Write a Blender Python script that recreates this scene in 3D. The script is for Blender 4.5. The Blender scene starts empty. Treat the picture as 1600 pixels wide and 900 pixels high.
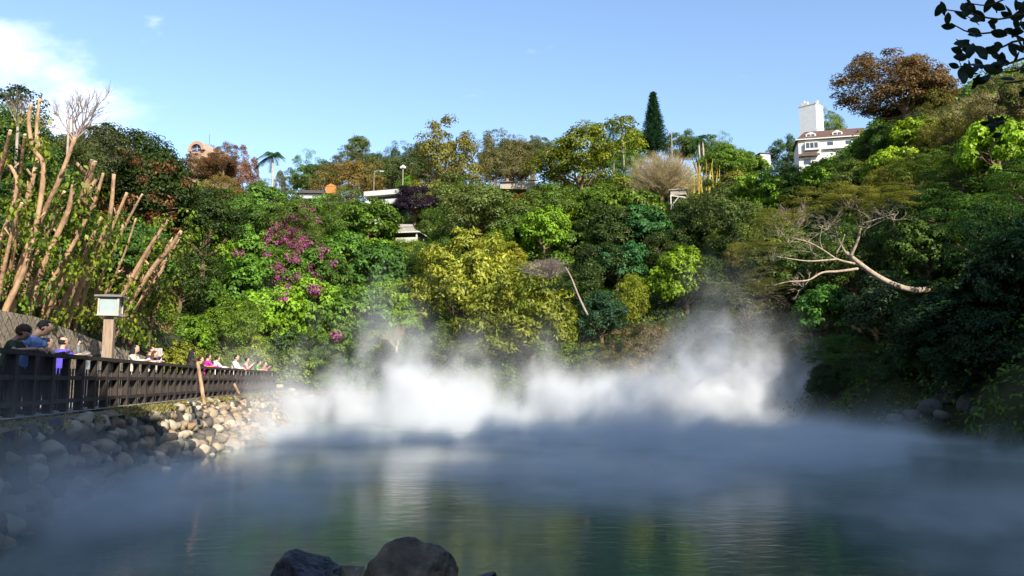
import bpy, bmesh, math, random
import numpy as np
from mathutils import Vector, Matrix, noise as mnoise
R = math.radians
scene = bpy.context.scene
COL = scene.collection
random.seed(7); rng = np.random.default_rng(7)

# ------------------------------------------------------------------ camera
F = 1232.0; PITCH = R(6.71)
cam_d = bpy.data.cameras.new('camera'); cam = bpy.data.objects.new('camera', cam_d); COL.objects.link(cam)
cam_d.sensor_width = 36; cam_d.lens = 36 * F / 1600; cam_d.clip_start = 0.05; cam_d.clip_end = 6000
cam.location = (0, 0, 0); cam.rotation_euler = (R(90) + PITCH, 0, 0)
scene.camera = cam

# ------------------------------------------------------------------ light
SUN_AZ = R(28)      # to the right of straight behind the camera
SUN_EL = R(31)
SV = Vector((math.sin(SUN_AZ) * math.cos(SUN_EL), -math.cos(SUN_AZ) * math.cos(SUN_EL), math.sin(SUN_EL)))
sd = bpy.data.lights.new('sun', 'SUN'); sd.energy = 5.0; sd.angle = R(0.53); sd.color = (1.0, 0.93, 0.80)
sun = bpy.data.objects.new('sun', sd); COL.objects.link(sun)
sun.rotation_euler = SV.to_track_quat('Z', 'Y').to_euler()
world = bpy.data.worlds.new('World'); scene.world = world; world.use_nodes = True
wn = world.node_tree; wn.nodes.clear()
def wnode(t, **k):
    n = wn.nodes.new(t)
    for a, b in k.items(): setattr(n, a, b)
    return n
sky = wnode('ShaderNodeTexSky', sky_type='NISHITA', sun_disc=False, sun_elevation=SUN_EL, sun_rotation=math.atan2(SV.x, SV.y),
            altitude=200, air_density=1.0, dust_density=0.6, ozone_density=2.2)
bg = wnode('ShaderNodeBackground'); bg.inputs['Strength'].default_value = 0.15
wo = wnode('ShaderNodeOutputWorld')
# white cloud bank low on the left of the sky
tc = wnode('ShaderNodeTexCoord')
def wmath(op, a, b=None, c=None):
    n = wnode('ShaderNodeMath', operation=op)
    for i, v in enumerate((a, b, c)):
        if v is None: continue
        if isinstance(v, (int, float)): n.inputs[i].default_value = v
        else: wn.links.new(v, n.inputs[i])
    return n.outputs[0]
sep = wnode('ShaderNodeSeparateXYZ'); wn.links.new(tc.outputs['Generated'], sep.inputs[0])
sx = wmath('DIVIDE', sep.outputs[0], wmath('MAXIMUM', sep.outputs[1], 0.05))
sz = wmath('DIVIDE', sep.outputs[2], wmath('MAXIMUM', sep.outputs[1], 0.05))
cx = wnode('ShaderNodeCombineXYZ'); wn.links.new(sx, cx.inputs[0]); wn.links.new(wmath('MULTIPLY', sz, 2.0), cx.inputs[1])
nz = wnode('ShaderNodeTexNoise'); nz.inputs['Scale'].default_value = 5.5; nz.inputs['Detail'].default_value = 9; nz.inputs['Roughness'].default_value = 0.55
wn.links.new(cx.outputs[0], nz.inputs['Vector'])
nf = nz.outputs[0]
# bank: upper edge runs down from the left edge of the view
edge = wmath('SUBTRACT', wmath('ADD', -0.455, wmath('MULTIPLY', sz, 0.0)), sx)   # >0 left of x/y=-0.5
top = wmath('SUBTRACT', wmath('ADD', 0.122, wmath('MULTIPLY', sx, -0.564)), sz)
m = wmath('MINIMUM', wmath('MULTIPLY', edge, 6.0), wmath('MULTIPLY', top, 9.0))
m = wmath('ADD', wmath('MINIMUM', m, 0.52), wmath('MULTIPLY', wmath('SUBTRACT', nf, 0.5), 1.9))
mr = wnode('ShaderNodeMapRange', interpolation_type='SMOOTHSTEP'); mr.inputs[1].default_value = 0.0; mr.inputs[2].default_value = 0.95
wn.links.new(m, mr.inputs[0])
# faint wisps elsewhere
nz2 = wnode('ShaderNodeTexNoise'); nz2.inputs['Scale'].default_value = 9; nz2.inputs['Detail'].default_value = 6
wn.links.new(cx.outputs[0], nz2.inputs['Vector'])
w2 = wnode('ShaderNodeMapRange', interpolation_type='SMOOTHSTEP'); w2.inputs[1].default_value = 0.66; w2.inputs[2].default_value = 0.86; w2.inputs[4].default_value = 0.45
wn.links.new(nz2.outputs[0], w2.inputs[0])
msk = wmath('MINIMUM', wmath('ADD', mr.outputs[0], w2.outputs[0]), 0.74)
front = wnode('ShaderNodeMapRange'); front.inputs[1].default_value = 0.05; front.inputs[2].default_value = 0.3
wn.links.new(sep.outputs[1], front.inputs[0])
msk = wmath('MULTIPLY', msk, front.outputs[0])
mixc = wnode('ShaderNodeMix', data_type='RGBA')
wn.links.new(msk, mixc.inputs[0]); wn.links.new(sky.outputs[0], mixc.inputs[6]); mixc.inputs[7].default_value = (6.2, 6.5, 7.0, 1)
wn.links.new(mixc.outputs[2], bg.inputs['Color']); wn.links.new(bg.outputs[0], wo.inputs['Surface'])

scene.view_settings.view_transform = 'Standard'; scene.view_settings.look = 'None'
scene.view_settings.exposure = 0.85; scene.view_settings.gamma = 1; scene.view_settings.use_curve_mapping = False
scene.render.engine = 'CYCLES'
cy = scene.cycles
cy.max_bounces = 6; cy.diffuse_bounces = 2; cy.glossy_bounces = 2; cy.transmission_bounces = 2; cy.volume_bounces = 2; cy.transparent_max_bounces = 8
cy.use_denoising = True; cy.use_adaptive_sampling = True; cy.adaptive_threshold = 0.02
cy.caustics_reflective = False; cy.caustics_refractive = False
cy.volume_step_rate = 1.0; cy.volume_max_steps = 256
scene.render.use_persistent_data = False

# ------------------------------------------------------------------ helpers
def ray(px, py):
    x = (px - 800) / F; u = (450 - py) / F
    return Vector((x, math.cos(PITCH) - math.sin(PITCH) * u, math.sin(PITCH) + math.cos(PITCH) * u))
def at(px, py, Y):
    d = ray(px, py); return d * (Y / d.y)
def tag(o, label=None, cat=None, group=None, kind=None):
    if label: o['label'] = label
    if cat: o['category'] = cat
    if group: o['group'] = group
    if kind: o['kind'] = kind
    return o
def empty(name, loc=(0, 0, 0), rz=0.0, label=None, cat=None, group=None):
    o = bpy.data.objects.new(name, None); COL.objects.link(o)
    o.location = loc; o.rotation_euler = (0, 0, rz); o.empty_display_size = 0.2
    return tag(o, label, cat, group)
def link(name, me, mat=None, parent=None, smooth=False):
    o = bpy.data.objects.new(name, me); COL.objects.link(o)
    if mat and not me.materials: me.materials.append(mat)
    if parent: o.parent = parent
    if smooth: me.polygons.foreach_set('use_smooth', [True] * len(me.polygons))
    return o
class MB:
    """collects shapes into one mesh"""
    def __init__(s): s.v = []; s.f = []
    def add(s, vs, fs):
        b = len(s.v); s.v += [tuple(v) for v in vs]; s.f += [tuple(b + i for i in f) for f in fs]
    def box(s, c, size, rz=0.0, rot=None, bev=0.0):
        sx, sy, sz = [q / 2 for q in size]
        m = rot if rot is not None else Matrix.Rotation(rz, 3, 'Z')
        vs = [m @ Vector((x * sx, y * sy, z * sz)) + Vector(c) for z in (-1, 1) for y in (-1, 1) for x in (-1, 1)]
        s.add(vs, [(0, 2, 3, 1), (4, 5, 7, 6), (0, 1, 5, 4), (2, 6, 7, 3), (0, 4, 6, 2), (1, 3, 7, 5)])
    def beam(s, a, b, w, h):
        a = Vector(a); b = Vector(b); d = b - a; L = d.length
        q = d.to_track_quat('X', 'Z').to_matrix()
        s.box((a + b) / 2, (L, w, h), rot=q)
    def tube(s, pts, rad, n=6, cap=True):
        pts = [Vector(p) for p in pts]; base = len(s.v); k = len(pts)
        if isinstance(rad, (int, float)): rad = [rad] * k
        ref = None
        for i, p in enumerate(pts):
            t = (pts[min(i + 1, k - 1)] - pts[max(i - 1, 0)]).normalized()
            if ref is None:
                ref = t.orthogonal().normalized()
            ref = (ref - t * ref.dot(t)).normalized(); bi = t.cross(ref)
            for j in range(n):
                a = 2 * math.pi * j / n
                s.v.append(tuple(p + (ref * math.cos(a) + bi * math.sin(a)) * rad[i]))
        for i in range(k - 1):
            for j in range(n):
                a = base + i * n + j; b = base + i * n + (j + 1) % n
                s.f.append((a, b, b + n, a + n))
        if cap:
            s.f.append(tuple(base + j for j in reversed(range(n)))); s.f.append(tuple(base + (k - 1) * n + j for j in range(n)))
    def mesh(s, name):
        me = bpy.data.meshes.new(name); me.from_pydata(s.v, [], s.f); me.update(); return me
    def build(s, name, mat=None, parent=None, smooth=False):
        return link(name, s.mesh(name), mat, parent, smooth)
def np_mesh(name, V, Q, att=None, attname='v'):
    me = bpy.data.meshes.new(name)
    n = len(V); m, k = Q.shape
    me.vertices.add(n); me.vertices.foreach_set('co', np.ascontiguousarray(V, dtype=np.float32).ravel())
    me.loops.add(m * k); me.loops.foreach_set('vertex_index', Q.astype(np.int32).ravel())
    me.polygons.add(m); me.polygons.foreach_set('loop_start', np.arange(0, m * k, k, dtype=np.int32))
    me.update(calc_edges=True)
    if att is not None:
        a = me.attributes.new(attname, 'FLOAT', 'FACE'); a.data.foreach_set('value', att.astype(np.float32))
    return me
def smooth01(a, b, x):
    t = np.clip((x - a) / (b - a), 0, 1); return t * t * (3 - 2 * t)

# ------------------------------------------------------------------ materials
def new_mat(name):
    m = bpy.data.materials.new(name); m.use_nodes = True
    return m, m.node_tree, m.node_tree.nodes['Principled BSDF']
def N(nt, t, **k):
    n = nt.nodes.new(t)
    for a, b in k.items(): setattr(n, a, b)
    return n
def surf(name, c1, c2=None, scale=4.0, rough=0.75, bump=0.0, bscale=None, detail=6, stretch=None, spec=0.3, metal=0.0, c3=None):
    """noise mixed colour with bump, in object space"""
    m, nt, p = new_mat(name)
    p.inputs['Roughness'].default_value = rough; p.inputs['Specular IOR Level'].default_value = spec; p.inputs['Metallic'].default_value = metal
    c2 = c2 or tuple(x * 0.7 for x in c1)
    t = N(nt, 'ShaderNodeTexCoord'); src = t.outputs['Object']
    if stretch:
        mp = N(nt, 'ShaderNodeMapping'); mp.inputs['Scale'].default_value = stretch
        nt.links.new(src, mp.inputs[0]); src = mp.outputs[0]
    n = N(nt, 'ShaderNodeTexNoise'); n.inputs['Scale'].default_value = scale; n.inputs['Detail'].default_value = detail; n.inputs['Roughness'].default_value = 0.6
    nt.links.new(src, n.inputs['Vector'])
    r = N(nt, 'ShaderNodeValToRGB'); r.color_ramp.elements[0].position = 0.33; r.color_ramp.elements[1].position = 0.67
    r.color_ramp.elements[0].color = (*c2, 1); r.color_ramp.elements[1].color = (*c1, 1)
    if c3:
        e = r.color_ramp.elements.new(0.5); e.color = (*c3, 1)
    nt.links.new(n.outputs[0], r.inputs[0]); nt.links.new(r.outputs[0], p.inputs['Base Color'])
    if bump:
        n2 = N(nt, 'ShaderNodeTexNoise'); n2.inputs['Scale'].default_value = bscale or scale * 3; n2.inputs['Detail'].default_value = 5
        nt.links.new(src, n2.inputs['Vector'])
        b = N(nt, 'ShaderNodeBump'); b.inputs['Strength'].default_value = bump; b.inputs['Distance'].default_value = 0.05
        nt.links.new(n2.outputs[0], b.inputs['Height']); nt.links.new(b.outputs[0], p.inputs['Normal'])
    return m
def leaf_mat(name, base=None, yellow=0.4, trans=0.3, dark=0.45, light=1.65, rough=0.5):
    """colour comes from the object's own colour unless base is given; each leaf varies"""
    m, nt, p = new_mat(name)
    p.inputs['Roughness'].default_value = rough; p.inputs['Specular IOR Level'].default_value = 0.25
    if base is None:
        oi = N(nt, 'ShaderNodeObjectInfo'); colr = oi.outputs['Color']
    else:
        rgb = N(nt, 'ShaderNodeRGB'); rgb.outputs[0].default_value = (*base, 1); colr = rgb.outputs[0]
    a = N(nt, 'ShaderNodeAttribute', attribute_name='v')
    mr = N(nt, 'ShaderNodeMapRange'); mr.inputs[3].default_value = dark; mr.inputs[4].default_value = light
    nt.links.new(a.outputs['Fac'], mr.inputs[0])
    vm = N(nt, 'ShaderNodeVectorMath', operation='SCALE'); nt.links.new(colr, vm.inputs[0]); nt.links.new(mr.outputs[0], vm.inputs['Scale'])
    yl = N(nt, 'ShaderNodeVectorMath', operation='MULTIPLY'); nt.links.new(vm.outputs[0], yl.inputs[0]); yl.inputs[1].default_value = (1.5, 1.12, 0.6)
    st = N(nt, 'ShaderNodeMapRange', interpolation_type='SMOOTHSTEP'); st.inputs[1].default_value = 0.72; st.inputs[2].default_value = 1.0; st.inputs[4].default_value = yellow
    nt.links.new(a.outputs['Fac'], st.inputs[0])
    mx = N(nt, 'ShaderNodeMix', data_type='RGBA'); nt.links.new(st.outputs[0], mx.inputs[0]); nt.links.new(vm.outputs[0], mx.inputs[6]); nt.links.new(yl.outputs[0], mx.inputs[7])
    nt.links.new(mx.outputs[2], p.inputs['Base Color'])
    tr = N(nt, 'ShaderNodeBsdfTranslucent')
    t2 = N(nt, 'ShaderNodeVectorMath', operation='MULTIPLY'); nt.links.new(mx.outputs[2], t2.inputs[0]); t2.inputs[1].default_value = (1.5, 1.5, 0.6)
    nt.links.new(t2.outputs[0], tr.inputs['Color'])
    ms = N(nt, 'ShaderNodeMixShader'); ms.inputs[0].default_value = trans
    nt.links.new(p.outputs[0], ms.inputs[1]); nt.links.new(tr.outputs[0], ms.inputs[2])
    nt.links.new(ms.outputs[0], nt.nodes['Material Output'].inputs['Surface'])
    return m
M_leaf = leaf_mat('leaf')
M_bloom = leaf_mat('bloom', base=(0.42, 0.07, 0.30), yellow=0.0, dark=0.6, light=1.3)
M_dry = leaf_mat('dry_leaf', base=(0.15, 0.062, 0.026), yellow=0.2)
M_ground = surf('hill_soil', (0.05, 0.055, 0.022), (0.02, 0.028, 0.010), scale=0.6, rough=0.95, bump=0.5)
M_litter = surf('leaf_litter', (0.42, 0.27, 0.13), (0.10, 0.055, 0.03), scale=5, rough=0.95, bump=1.0, bscale=14, c3=(0.25, 0.14, 0.07))
M_bark = surf('bark', (0.20, 0.135, 0.085), (0.10, 0.065, 0.042), scale=5, rough=0.9, bump=0.5, stretch=(1, 1, 0.3))
M_cutbark = surf('tan_bark', (0.52, 0.33, 0.19), (0.22, 0.13, 0.075), scale=4, rough=0.9, bump=0.9, bscale=12, stretch=(1, 1, 0.4), detail=9)
M_palebark = surf('pale_bark', (0.46, 0.38, 0.30), (0.24, 0.18, 0.13), scale=6, rough=0.85, bump=0.4)
M_twig = surf('dry_twig', (0.42, 0.33, 0.17), (0.26, 0.20, 0.10), scale=2, rough=0.9)
M_greytwig = surf('grey_twig', (0.36, 0.28, 0.24), (0.22, 0.16, 0.14), scale=2, rough=0.9)
M_cutwood = surf('cut_wood', (0.62, 0.44, 0.26), (0.5, 0.33, 0.2), scale=9, rough=0.8)
M_wood = surf('fence_wood', (0.062, 0.048, 0.040), (0.030, 0.024, 0.022), scale=6, rough=0.8, bump=0.4, stretch=(1, 1, 0.25), spec=0.25)
M_postwood = surf('lamp_post_wood', (0.36, 0.27, 0.19), (0.24, 0.17, 0.12), scale=8, rough=0.8, bump=0.3, stretch=(3, 3, 0.3))
M_path = surf('path_paving', (0.30, 0.28, 0.25), (0.20, 0.185, 0.17), scale=3, rough=0.9, bump=0.2)
M_white = surf('white_wall', (0.62, 0.60, 0.56), (0.50, 0.48, 0.45), scale=0.7, rough=0.8)
M_tile_w = surf('white_tile', (0.60, 0.60, 0.61), (0.52, 0.52, 0.54), scale=2, rough=0.5)
M_roof_b = surf('brown_roof', (0.13, 0.075, 0.058), (0.08, 0.045, 0.035), scale=2, rough=0.85, bump=0.4)
M_roof_g = surf('grey_roof', (0.34, 0.31, 0.27), (0.20, 0.18, 0.16), scale=1.5, rough=0.9, bump=0.4)
M_roof_d = surf('dark_roof', (0.09, 0.075, 0.07), (0.05, 0.045, 0.045), scale=2, rough=0.85)
M_orange = surf('orange_sheet', (0.50, 0.17, 0.04), (0.38, 0.12, 0.03), scale=3, rough=0.6)
M_pink = surf('salmon_render', (0.44, 0.28, 0.19), (0.36, 0.22, 0.15), scale=1.5, rough=0.85)
M_glass_d = surf('dark_pane', (0.05, 0.07, 0.10), (0.03, 0.04, 0.06), scale=1, rough=0.1, spec=0.6)
M_trim = surf('pale_trim', (0.56, 0.54, 0.50), (0.46, 0.44, 0.41), scale=4, rough=0.6)
M_conc = surf('concrete_pole', (0.36, 0.31, 0.25), (0.26, 0.22, 0.18), scale=4, rough=0.8)
M_wire = surf('wire', (0.05, 0.05, 0.05), rough=0.6)
M_bamboo = surf('yellow_culm', (0.62, 0.42, 0.05), (0.42, 0.32, 0.05), scale=3, rough=0.6)

# ------------------------------------------------------------------ terrain
WATER = -2.2; PATH = -0.65
FX = np.array([-9.0, -7.2, -6.6, -7.6, -8.8, -10.1, -11.2, -12.0, -12.7, -13.35, -13.8, -13.9, -13.0, -10.0])
FY = np.array([-40., -12., 0.0, 7.5, 13.6, 20.0, 25.8, 30.0, 35.0, 40.0, 44.0, 46.5, 49.0, 52.0])
def fence_x(Y): return np.interp(Y, FY, FX)
_px = lambda p: math.degrees(math.atan((p - 800) / F))
TAB = [  # theta, bank distance, top distance, top height
    (-180, 6, 40, 9), (-120, 30, 70, 12), (-90, 40, 80, 14), (-60, 50, 90, 20),
    (_px(0), 62, 100, 24), (_px(150), 60, 105, 25), (_px(300), 57, 108, 25), (_px(450), 54, 105, 21.5), (_px(600), 52, 115, 25),
    (_px(700), 51, 118, 29), (_px(850), 50, 132, 33), (_px(950), 49, 122, 31), (_px(1050), 48, 115, 28.5),
    (_px(1150), 46, 108, 25.5), (_px(1250), 43, 100, 24.5), (_px(1350), 39, 95, 26.0), (_px(1400), 37, 92, 28.0), (_px(1450), 35, 88, 28.5),
    (_px(1600), 30, 80, 27), (45, 25, 75, 22), (60, 19, 65, 17), (90, 12, 50, 11), (120, 8, 42, 9), (150, 6.5, 40, 8), (180, 6, 40, 9)]
TT = np.array(TAB).T
def terrain(X, Y):
    X = np.asarray(X, float); Y = np.asarray(Y, float)
    D = np.hypot(X, Y); th = np.degrees(np.arctan2(X, Y))
    db = np.interp(th, TT[0], TT[1]); dt = np.interp(th, TT[0], TT[2]); zt = np.interp(th, TT[0], TT[3])
    wob = 1.2 * np.sin(X * 0.21 + 1.3) * np.cos(Y * 0.17) + 0.5 * np.sin(X * .6 + Y * .43)
    t = np.clip((D - db) / (dt - db), 0, 1)
    z0 = np.where(np.abs(th) > 75, -1.65, -2.6)
    zf = z0 + (zt - z0) * t ** 0.82 + wob * smooth01(0.05, 0.3, t) + 0.10 * np.clip(D - dt, 0, 120)
    zf = np.where(D < db, -3.2, zf)
    # shore under the camera
    near = smooth01(6.6, 5.2, np.where(np.abs(th) < 75, D, D * 0.5))
    zf = np.maximum(zf, -3.2 + 1.55 * near)
    # the walk and the slope on the left
    s = (fence_x(Y) - X) * 0.98
    zl = np.where(s < -0.75, -3.4, -0.72)
    up = 1.80 + 0.60 * np.clip(s - 3.4, 0, 60) + 0.25 * np.sin(X * .9) * np.sin(Y * .7) * smooth01(4, 7, s)
    up = np.where(s > 4.0, np.minimum(up, 17 + 0.05 * s), -0.72)
    fade = smooth01(58, 44, Y)
    zl = np.where(s < 4.0, zl, -0.72 + (up + 0.72) * fade)
    zl = np.where(Y > 54, -3.4, zl)
    return np.maximum(zf, zl)
gx = np.concatenate([[-700, -450, -300, -220, -160, -120, -95, -78], np.arange(-66, -34, 2), np.arange(-34, 40, 0.5), np.arange(40, 76, 2), [80, 95, 115, 140, 180, 240, 340, 500, 750]])
gy = np.concatenate([[-500, -300, -160, -90, -60], np.arange(-44, -8, 2), np.arange(-8, 66, 0.5), np.arange(66, 150, 2), [155, 170, 200, 250, 320, 450, 700, 1100]])
GX, GY = np.meshgrid(gx, gy); GZ = terrain(GX, GY)
nx, ny = len(gx), len(gy)
ii = (np.arange(ny - 1)[:, None] * nx + np.arange(nx - 1)[None, :]).ravel()
gm = np_mesh('hillside', np.stack([GX.ravel(), GY.ravel(), GZ.ravel()], 1), np.stack([ii, ii + 1, ii + nx + 1, ii + nx], 1))
tag(link('hillside', gm, M_ground, smooth=True), kind='structure')

# path sheet and kerb
mb = MB(); ys = [y for y in FY if y > -13]
pts = [(float(fence_x(y)), y) for y in ys]
for (x0, y0), (x1, y1) in zip(pts, pts[1:]):
    mb.add([(x0 + .25, y0, PATH), (x1 + .25, y1, PATH), (x1 - 3.38, y1, PATH), (x0 - 3.38, y0, PATH)], [(0, 1, 2, 3)])
tag(mb.build('path', M_path), kind='structure')

# ------------------------------------------------------------------ water
m, nt, p = new_mat('pond_water')
p.inputs['Base Color'].default_value = (0.060, 0.125, 0.095, 1); p.inputs['Roughness'].default_value = 0.07; p.inputs['IOR'].default_value = 1.33
p.inputs['Specular IOR Level'].default_value = 0.9
t = N(nt, 'ShaderNodeTexCoord'); mp = N(nt, 'ShaderNodeMapping'); mp.inputs['Scale'].default_value = (1.0, 1.8, 1)
nt.links.new(t.outputs['Object'], mp.inputs[0])
n1 = N(nt, 'ShaderNodeTexNoise'); n1.inputs['Scale'].default_value = 2.4; n1.inputs['Detail'].default_value = 4; n1.inputs['Distortion'].default_value = 0.6
n2 = N(nt, 'ShaderNodeTexNoise'); n2.inputs['Scale'].default_value = 0.35; n2.inputs['Detail'].default_value = 2
nt.links.new(mp.outputs[0], n1.inputs['Vector']); nt.links.new(mp.outputs[0], n2.inputs['Vector'])
mm = N(nt, 'ShaderNodeMath', operation='MULTIPLY'); nt.links.new(n1.outputs[0], mm.inputs[0]); nt.links.new(n2.outputs[0], mm.inputs[1])
b = N(nt, 'ShaderNodeBump'); b.inputs['Strength'].default_value = 0.20; b.inputs['Distance'].default_value = 0.06
nt.links.new(mm.outputs[0], b.inputs['Height']); nt.links.new(b.outputs[0], p.inputs['Normal'])
M_water = m
mb = MB(); mb.add([(-22, 2, WATER), (60, 2, WATER), (60, 64, WATER), (-22, 64, WATER)], [(0, 1, 2, 3)])
tag(mb.build('pond_water', M_water), kind='structure')

# ------------------------------------------------------------------ leaves
def leaf_quads(P, Nrm, L, W, droop=0.25, seed=0):
    """kite-shaped leaves: P base points, Nrm facing, L length, W width"""
    r = np.random.default_rng(seed); n = len(P)
    Nrm = Nrm / np.maximum(np.linalg.norm(Nrm, axis=1, keepdims=True), 1e-6)
    d = r.normal(size=(n, 3)); d[:, 2] -= droop * 2
    d -= (d * Nrm).sum(1, keepdims=True) * Nrm; d /= np.maximum(np.linalg.norm(d, axis=1, keepdims=True), 1e-6)
    s = np.cross(Nrm, d)
    l = (L * r.uniform(0.65, 1.35, n))[:, None]; w = (W * r.uniform(0.7, 1.3, n))[:, None]
    fold = Nrm * w * 0.25
    V = np.stack([P, P + d * l * .45 + s * w * .5 + fold, P + d * l - Nrm * l * .12, P + d * l * .45 - s * w * .5 + fold], 1).reshape(-1, 3)
    Q = np.arange(4 * n).reshape(-1, 4)
    return V, Q
def crown(name, seed, n_clump=85, per=130, L=0.075, W=0.042, cr=0.24, kind='round', droop=0.25, up=0.5, gap=0.0, flat=0.75):
    r = np.random.default_rng(seed)
    lob = r.normal(size=(7, 3)); lob /= np.linalg.norm(lob, axis=1, keepdims=True); la = r.uniform(0.05, 0.52, 7) * (.55 if L == .05 and n_clump > 200 else 1)
    C = []
    if kind == 'flat':
        for k in range(n_clump):
            a = r.uniform(0, 2 * math.pi); q = math.sqrt(r.uniform(0, 1)); lay = r.choice([-0.35, 0.0, 0.30, 0.55], p=[.2, .3, .3, .2])
            C.append((q * math.cos(a), q * math.sin(a), lay + 0.10 * r.normal() - 0.15 * q))
    elif kind == 'cone':
        sp = [(0, 0, 1.25, 0.40)] + [(0.62 * math.cos(a), 0.62 * math.sin(a), r.uniform(.45, 1.0), r.uniform(.28, .40)) for a in np.linspace(0, 5.3, 6) + r.uniform(0, .6, 6)]
        for k in range(n_clump):
            x, y, h, w = sp[r.integers(len(sp))]; z = r.uniform(-0.9, h); q = w * (1 - (z + .9) / (h + .9)) ** 0.7 * 1.15; a = r.uniform(0, 6.283)
            C.append((x * (1 - 0.25 * (z > 0)) + q * math.cos(a), y + q * math.sin(a), z))
    elif kind == 'column':
        for k in range(n_clump):
            z = r.uniform(-1, 1); q = 0.8 * (1 - max(z, 0) ** 2) ** .5 * r.uniform(.6, 1); a = r.uniform(0, 6.283)
            C.append((q * math.cos(a), q * math.sin(a), z))
    else:
        i = 0
        while len(C) < n_clump:
            d = r.normal(size=3); d /= np.linalg.norm(d)
            if d[2] < -0.55: continue
            dots = lob @ d
            rad = 0.72 + float((la * np.maximum(0, dots) ** 3).sum()) - 0.16 * max(0, -d[2])
            q = rad * (1 - 0.5 * r.uniform() ** 2.5)
            C.append(tuple(d * q))
    C = np.array(C); n = len(C)
    crs = cr * r.uniform(0.65, 1.35, n)
    ctone = r.uniform(0, 1, n)
    idx = np.repeat(np.arange(n), per); m_ = len(idx)
    d = r.normal(size=(m_, 3)); d[:, 2] = np.abs(d[:, 2]) * r.choice([1, 1, 1, -0.6], m_)
    d /= np.linalg.norm(d, axis=1, keepdims=True)
    out = C[idx] / np.maximum(np.linalg.norm(C[idx], axis=1, keepdims=True), 0.3)
    sh = np.array([1, 1, flat]) if kind != 'flat' else np.array([1.25, 1.25, 0.28])
    q = r.uniform(0.45, 1.08, m_) ** 0.7
    P = C[idx] + (d * sh) * (crs[idx] * q)[:, None]
    Nm = d * 0.8 + out * 0.35 + np.array([0, 0, up]) + r.normal(size=(m_, 3)) * 0.42
    V, Q = leaf_quads(P, Nm, L, W, droop, seed)
    att = np.clip(0.50 * ctone[idx] + 0.5 * r.uniform(0, 1, m_), 0, 1)
    return np_mesh(name, V, Q, att)
CR = {
 'round': [crown('crown', s) for s in (11, 12, 13)],
 'big':   [crown('crown', s, n_clump=95, per=60, L=0.115, W=0.075, cr=0.17, droop=0.7, up=0.3) for s in (21, 22, 23)],
 'fine':  [crown('crown', s, n_clump=130, per=120, L=0.05, W=0.026, cr=0.19, up=0.35) for s in (31, 32)],
 'cone':  [crown('crown', s, n_clump=150, per=95, L=0.058, W=0.03, cr=0.17, kind='cone', up=0.2) for s in (41, 42)],
 'flat':  [crown('crown', s, n_clump=90, per=110, L=0.05, W=0.022, cr=0.19, kind='flat', up=1.2, droop=0.0) for s in (51, 52)],
 'spray': [crown('crown', s, n_clump=120, per=75, L=0.085, W=0.034, cr=0.16, droop=-0.5, up=0.1) for s in (61, 62)],
 'dense': [crown('crown', s, n_clump=230, per=130, L=0.050, W=0.026, cr=0.17, up=0.4) for s in (81, 82)],
 'thin':  [crown('crown', s, n_clump=80, per=85, L=0.05, W=0.020, cr=0.17, kind='flat', up=1.2, droop=0.0) for s in (55, 56)],
 'column':[crown('crown', s, n_clump=90, per=90, L=0.085, W=0.03, cr=0.22, kind='column', droop=0.6, up=0.2) for s in (71,)],
}
def trunk_mesh(seed, style='dark'):
    """unit tree skeleton: crown centre at z=0, radius 1; trunk reaches down to z=-3"""
    r = random.Random(seed); mb = MB()
    bend = [Vector((r.uniform(-.1, .1), r.uniform(-.1, .1), 0)) for _ in range(4)]
    mb.tube([Vector((0, 0, -3.2)) + bend[0], Vector((0, 0, -2)) + bend[1], Vector((0, 0, -1)) + bend[2], Vector((0, 0, -.3))], [.11, .09, .075, .06], 7)
    for k in range(9):
        a = k * 2.4 + r.uniform(-.4, .4); e = r.uniform(.1, 1.1); L = r.uniform(.6, .85); z0 = r.uniform(-1.0, -.3)
        d = Vector((math.cos(a) * math.cos(e), math.sin(a) * math.cos(e), math.sin(e)))
        p0 = Vector((0, 0, z0)); p1 = p0 + d * L * .5 + Vector((r.uniform(-.08, .08), r.uniform(-.08, .08), .05)); p2 = p0 * .6 + d * L
        mb.tube([p0, p1, p2], [.04, .026, .010], 5)
        for j in range(3):
            q = p1.lerp(p2, r.uniform(0, .7)); dd = (d + Vector((r.uniform(-.8, .8), r.uniform(-.8, .8), r.uniform(-.2, .6)))).normalized()
            mb.tube([q, q + dd * .18, q + dd * .36 + Vector((0, 0, -.02))], [.014, .009, .004], 4)
    return mb.mesh('trunk')
TR = [trunk_mesh(s) for s in (1, 2, 3)]
for t_ in TR: t_.materials.append(M_bark)
for ms_ in CR.values():
    for q_ in ms_:
        q_.materials.append(M_leaf)

LANDMARKS = []   # (words, px, py)
USED = {}
def relation(px, py, skip=()):
    c = sorted((math.hypot(px - x, py - y), w, x, y) for w, x, y in LANDMARKS if w not in skip)
    return c
def dirw(dx, dy):
    if abs(dx) > 2.2 * abs(dy): return 'right of' if dx > 0 else 'left of'
    if abs(dy) > 2.2 * abs(dx): return 'above' if dy < 0 else 'below'
    return ('above and ' if dy < 0 else 'below and ') + ('right of' if dx > 0 else 'left of')
def auto_label(look, px, py):
    c = relation(px, py)
    for k in range(3):
        _, w, x, y = c[k]
        l = f"{look} {dirw(px - x, py - y)} {w}"
        if l not in USED and len(l.split()) <= 16: USED[l] = 1; return l
    for i in range(4):
        for j in range(i + 1, 5):
            l = f"{look} between {c[i][1]} and {c[j][1]}"
            if l not in USED and len(l.split()) <= 16: USED[l] = 1; return l
    l = f"{look} {dirw(px - c[0][2], py - c[0][3])} {c[0][1]}"
    for w in ('second', 'third', 'fourth', 'fifth', 'sixth', 'seventh'):
        l2 = f"{w} {l}"
        if l2 not in USED: USED[l2] = 1; return l2
    return l
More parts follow.
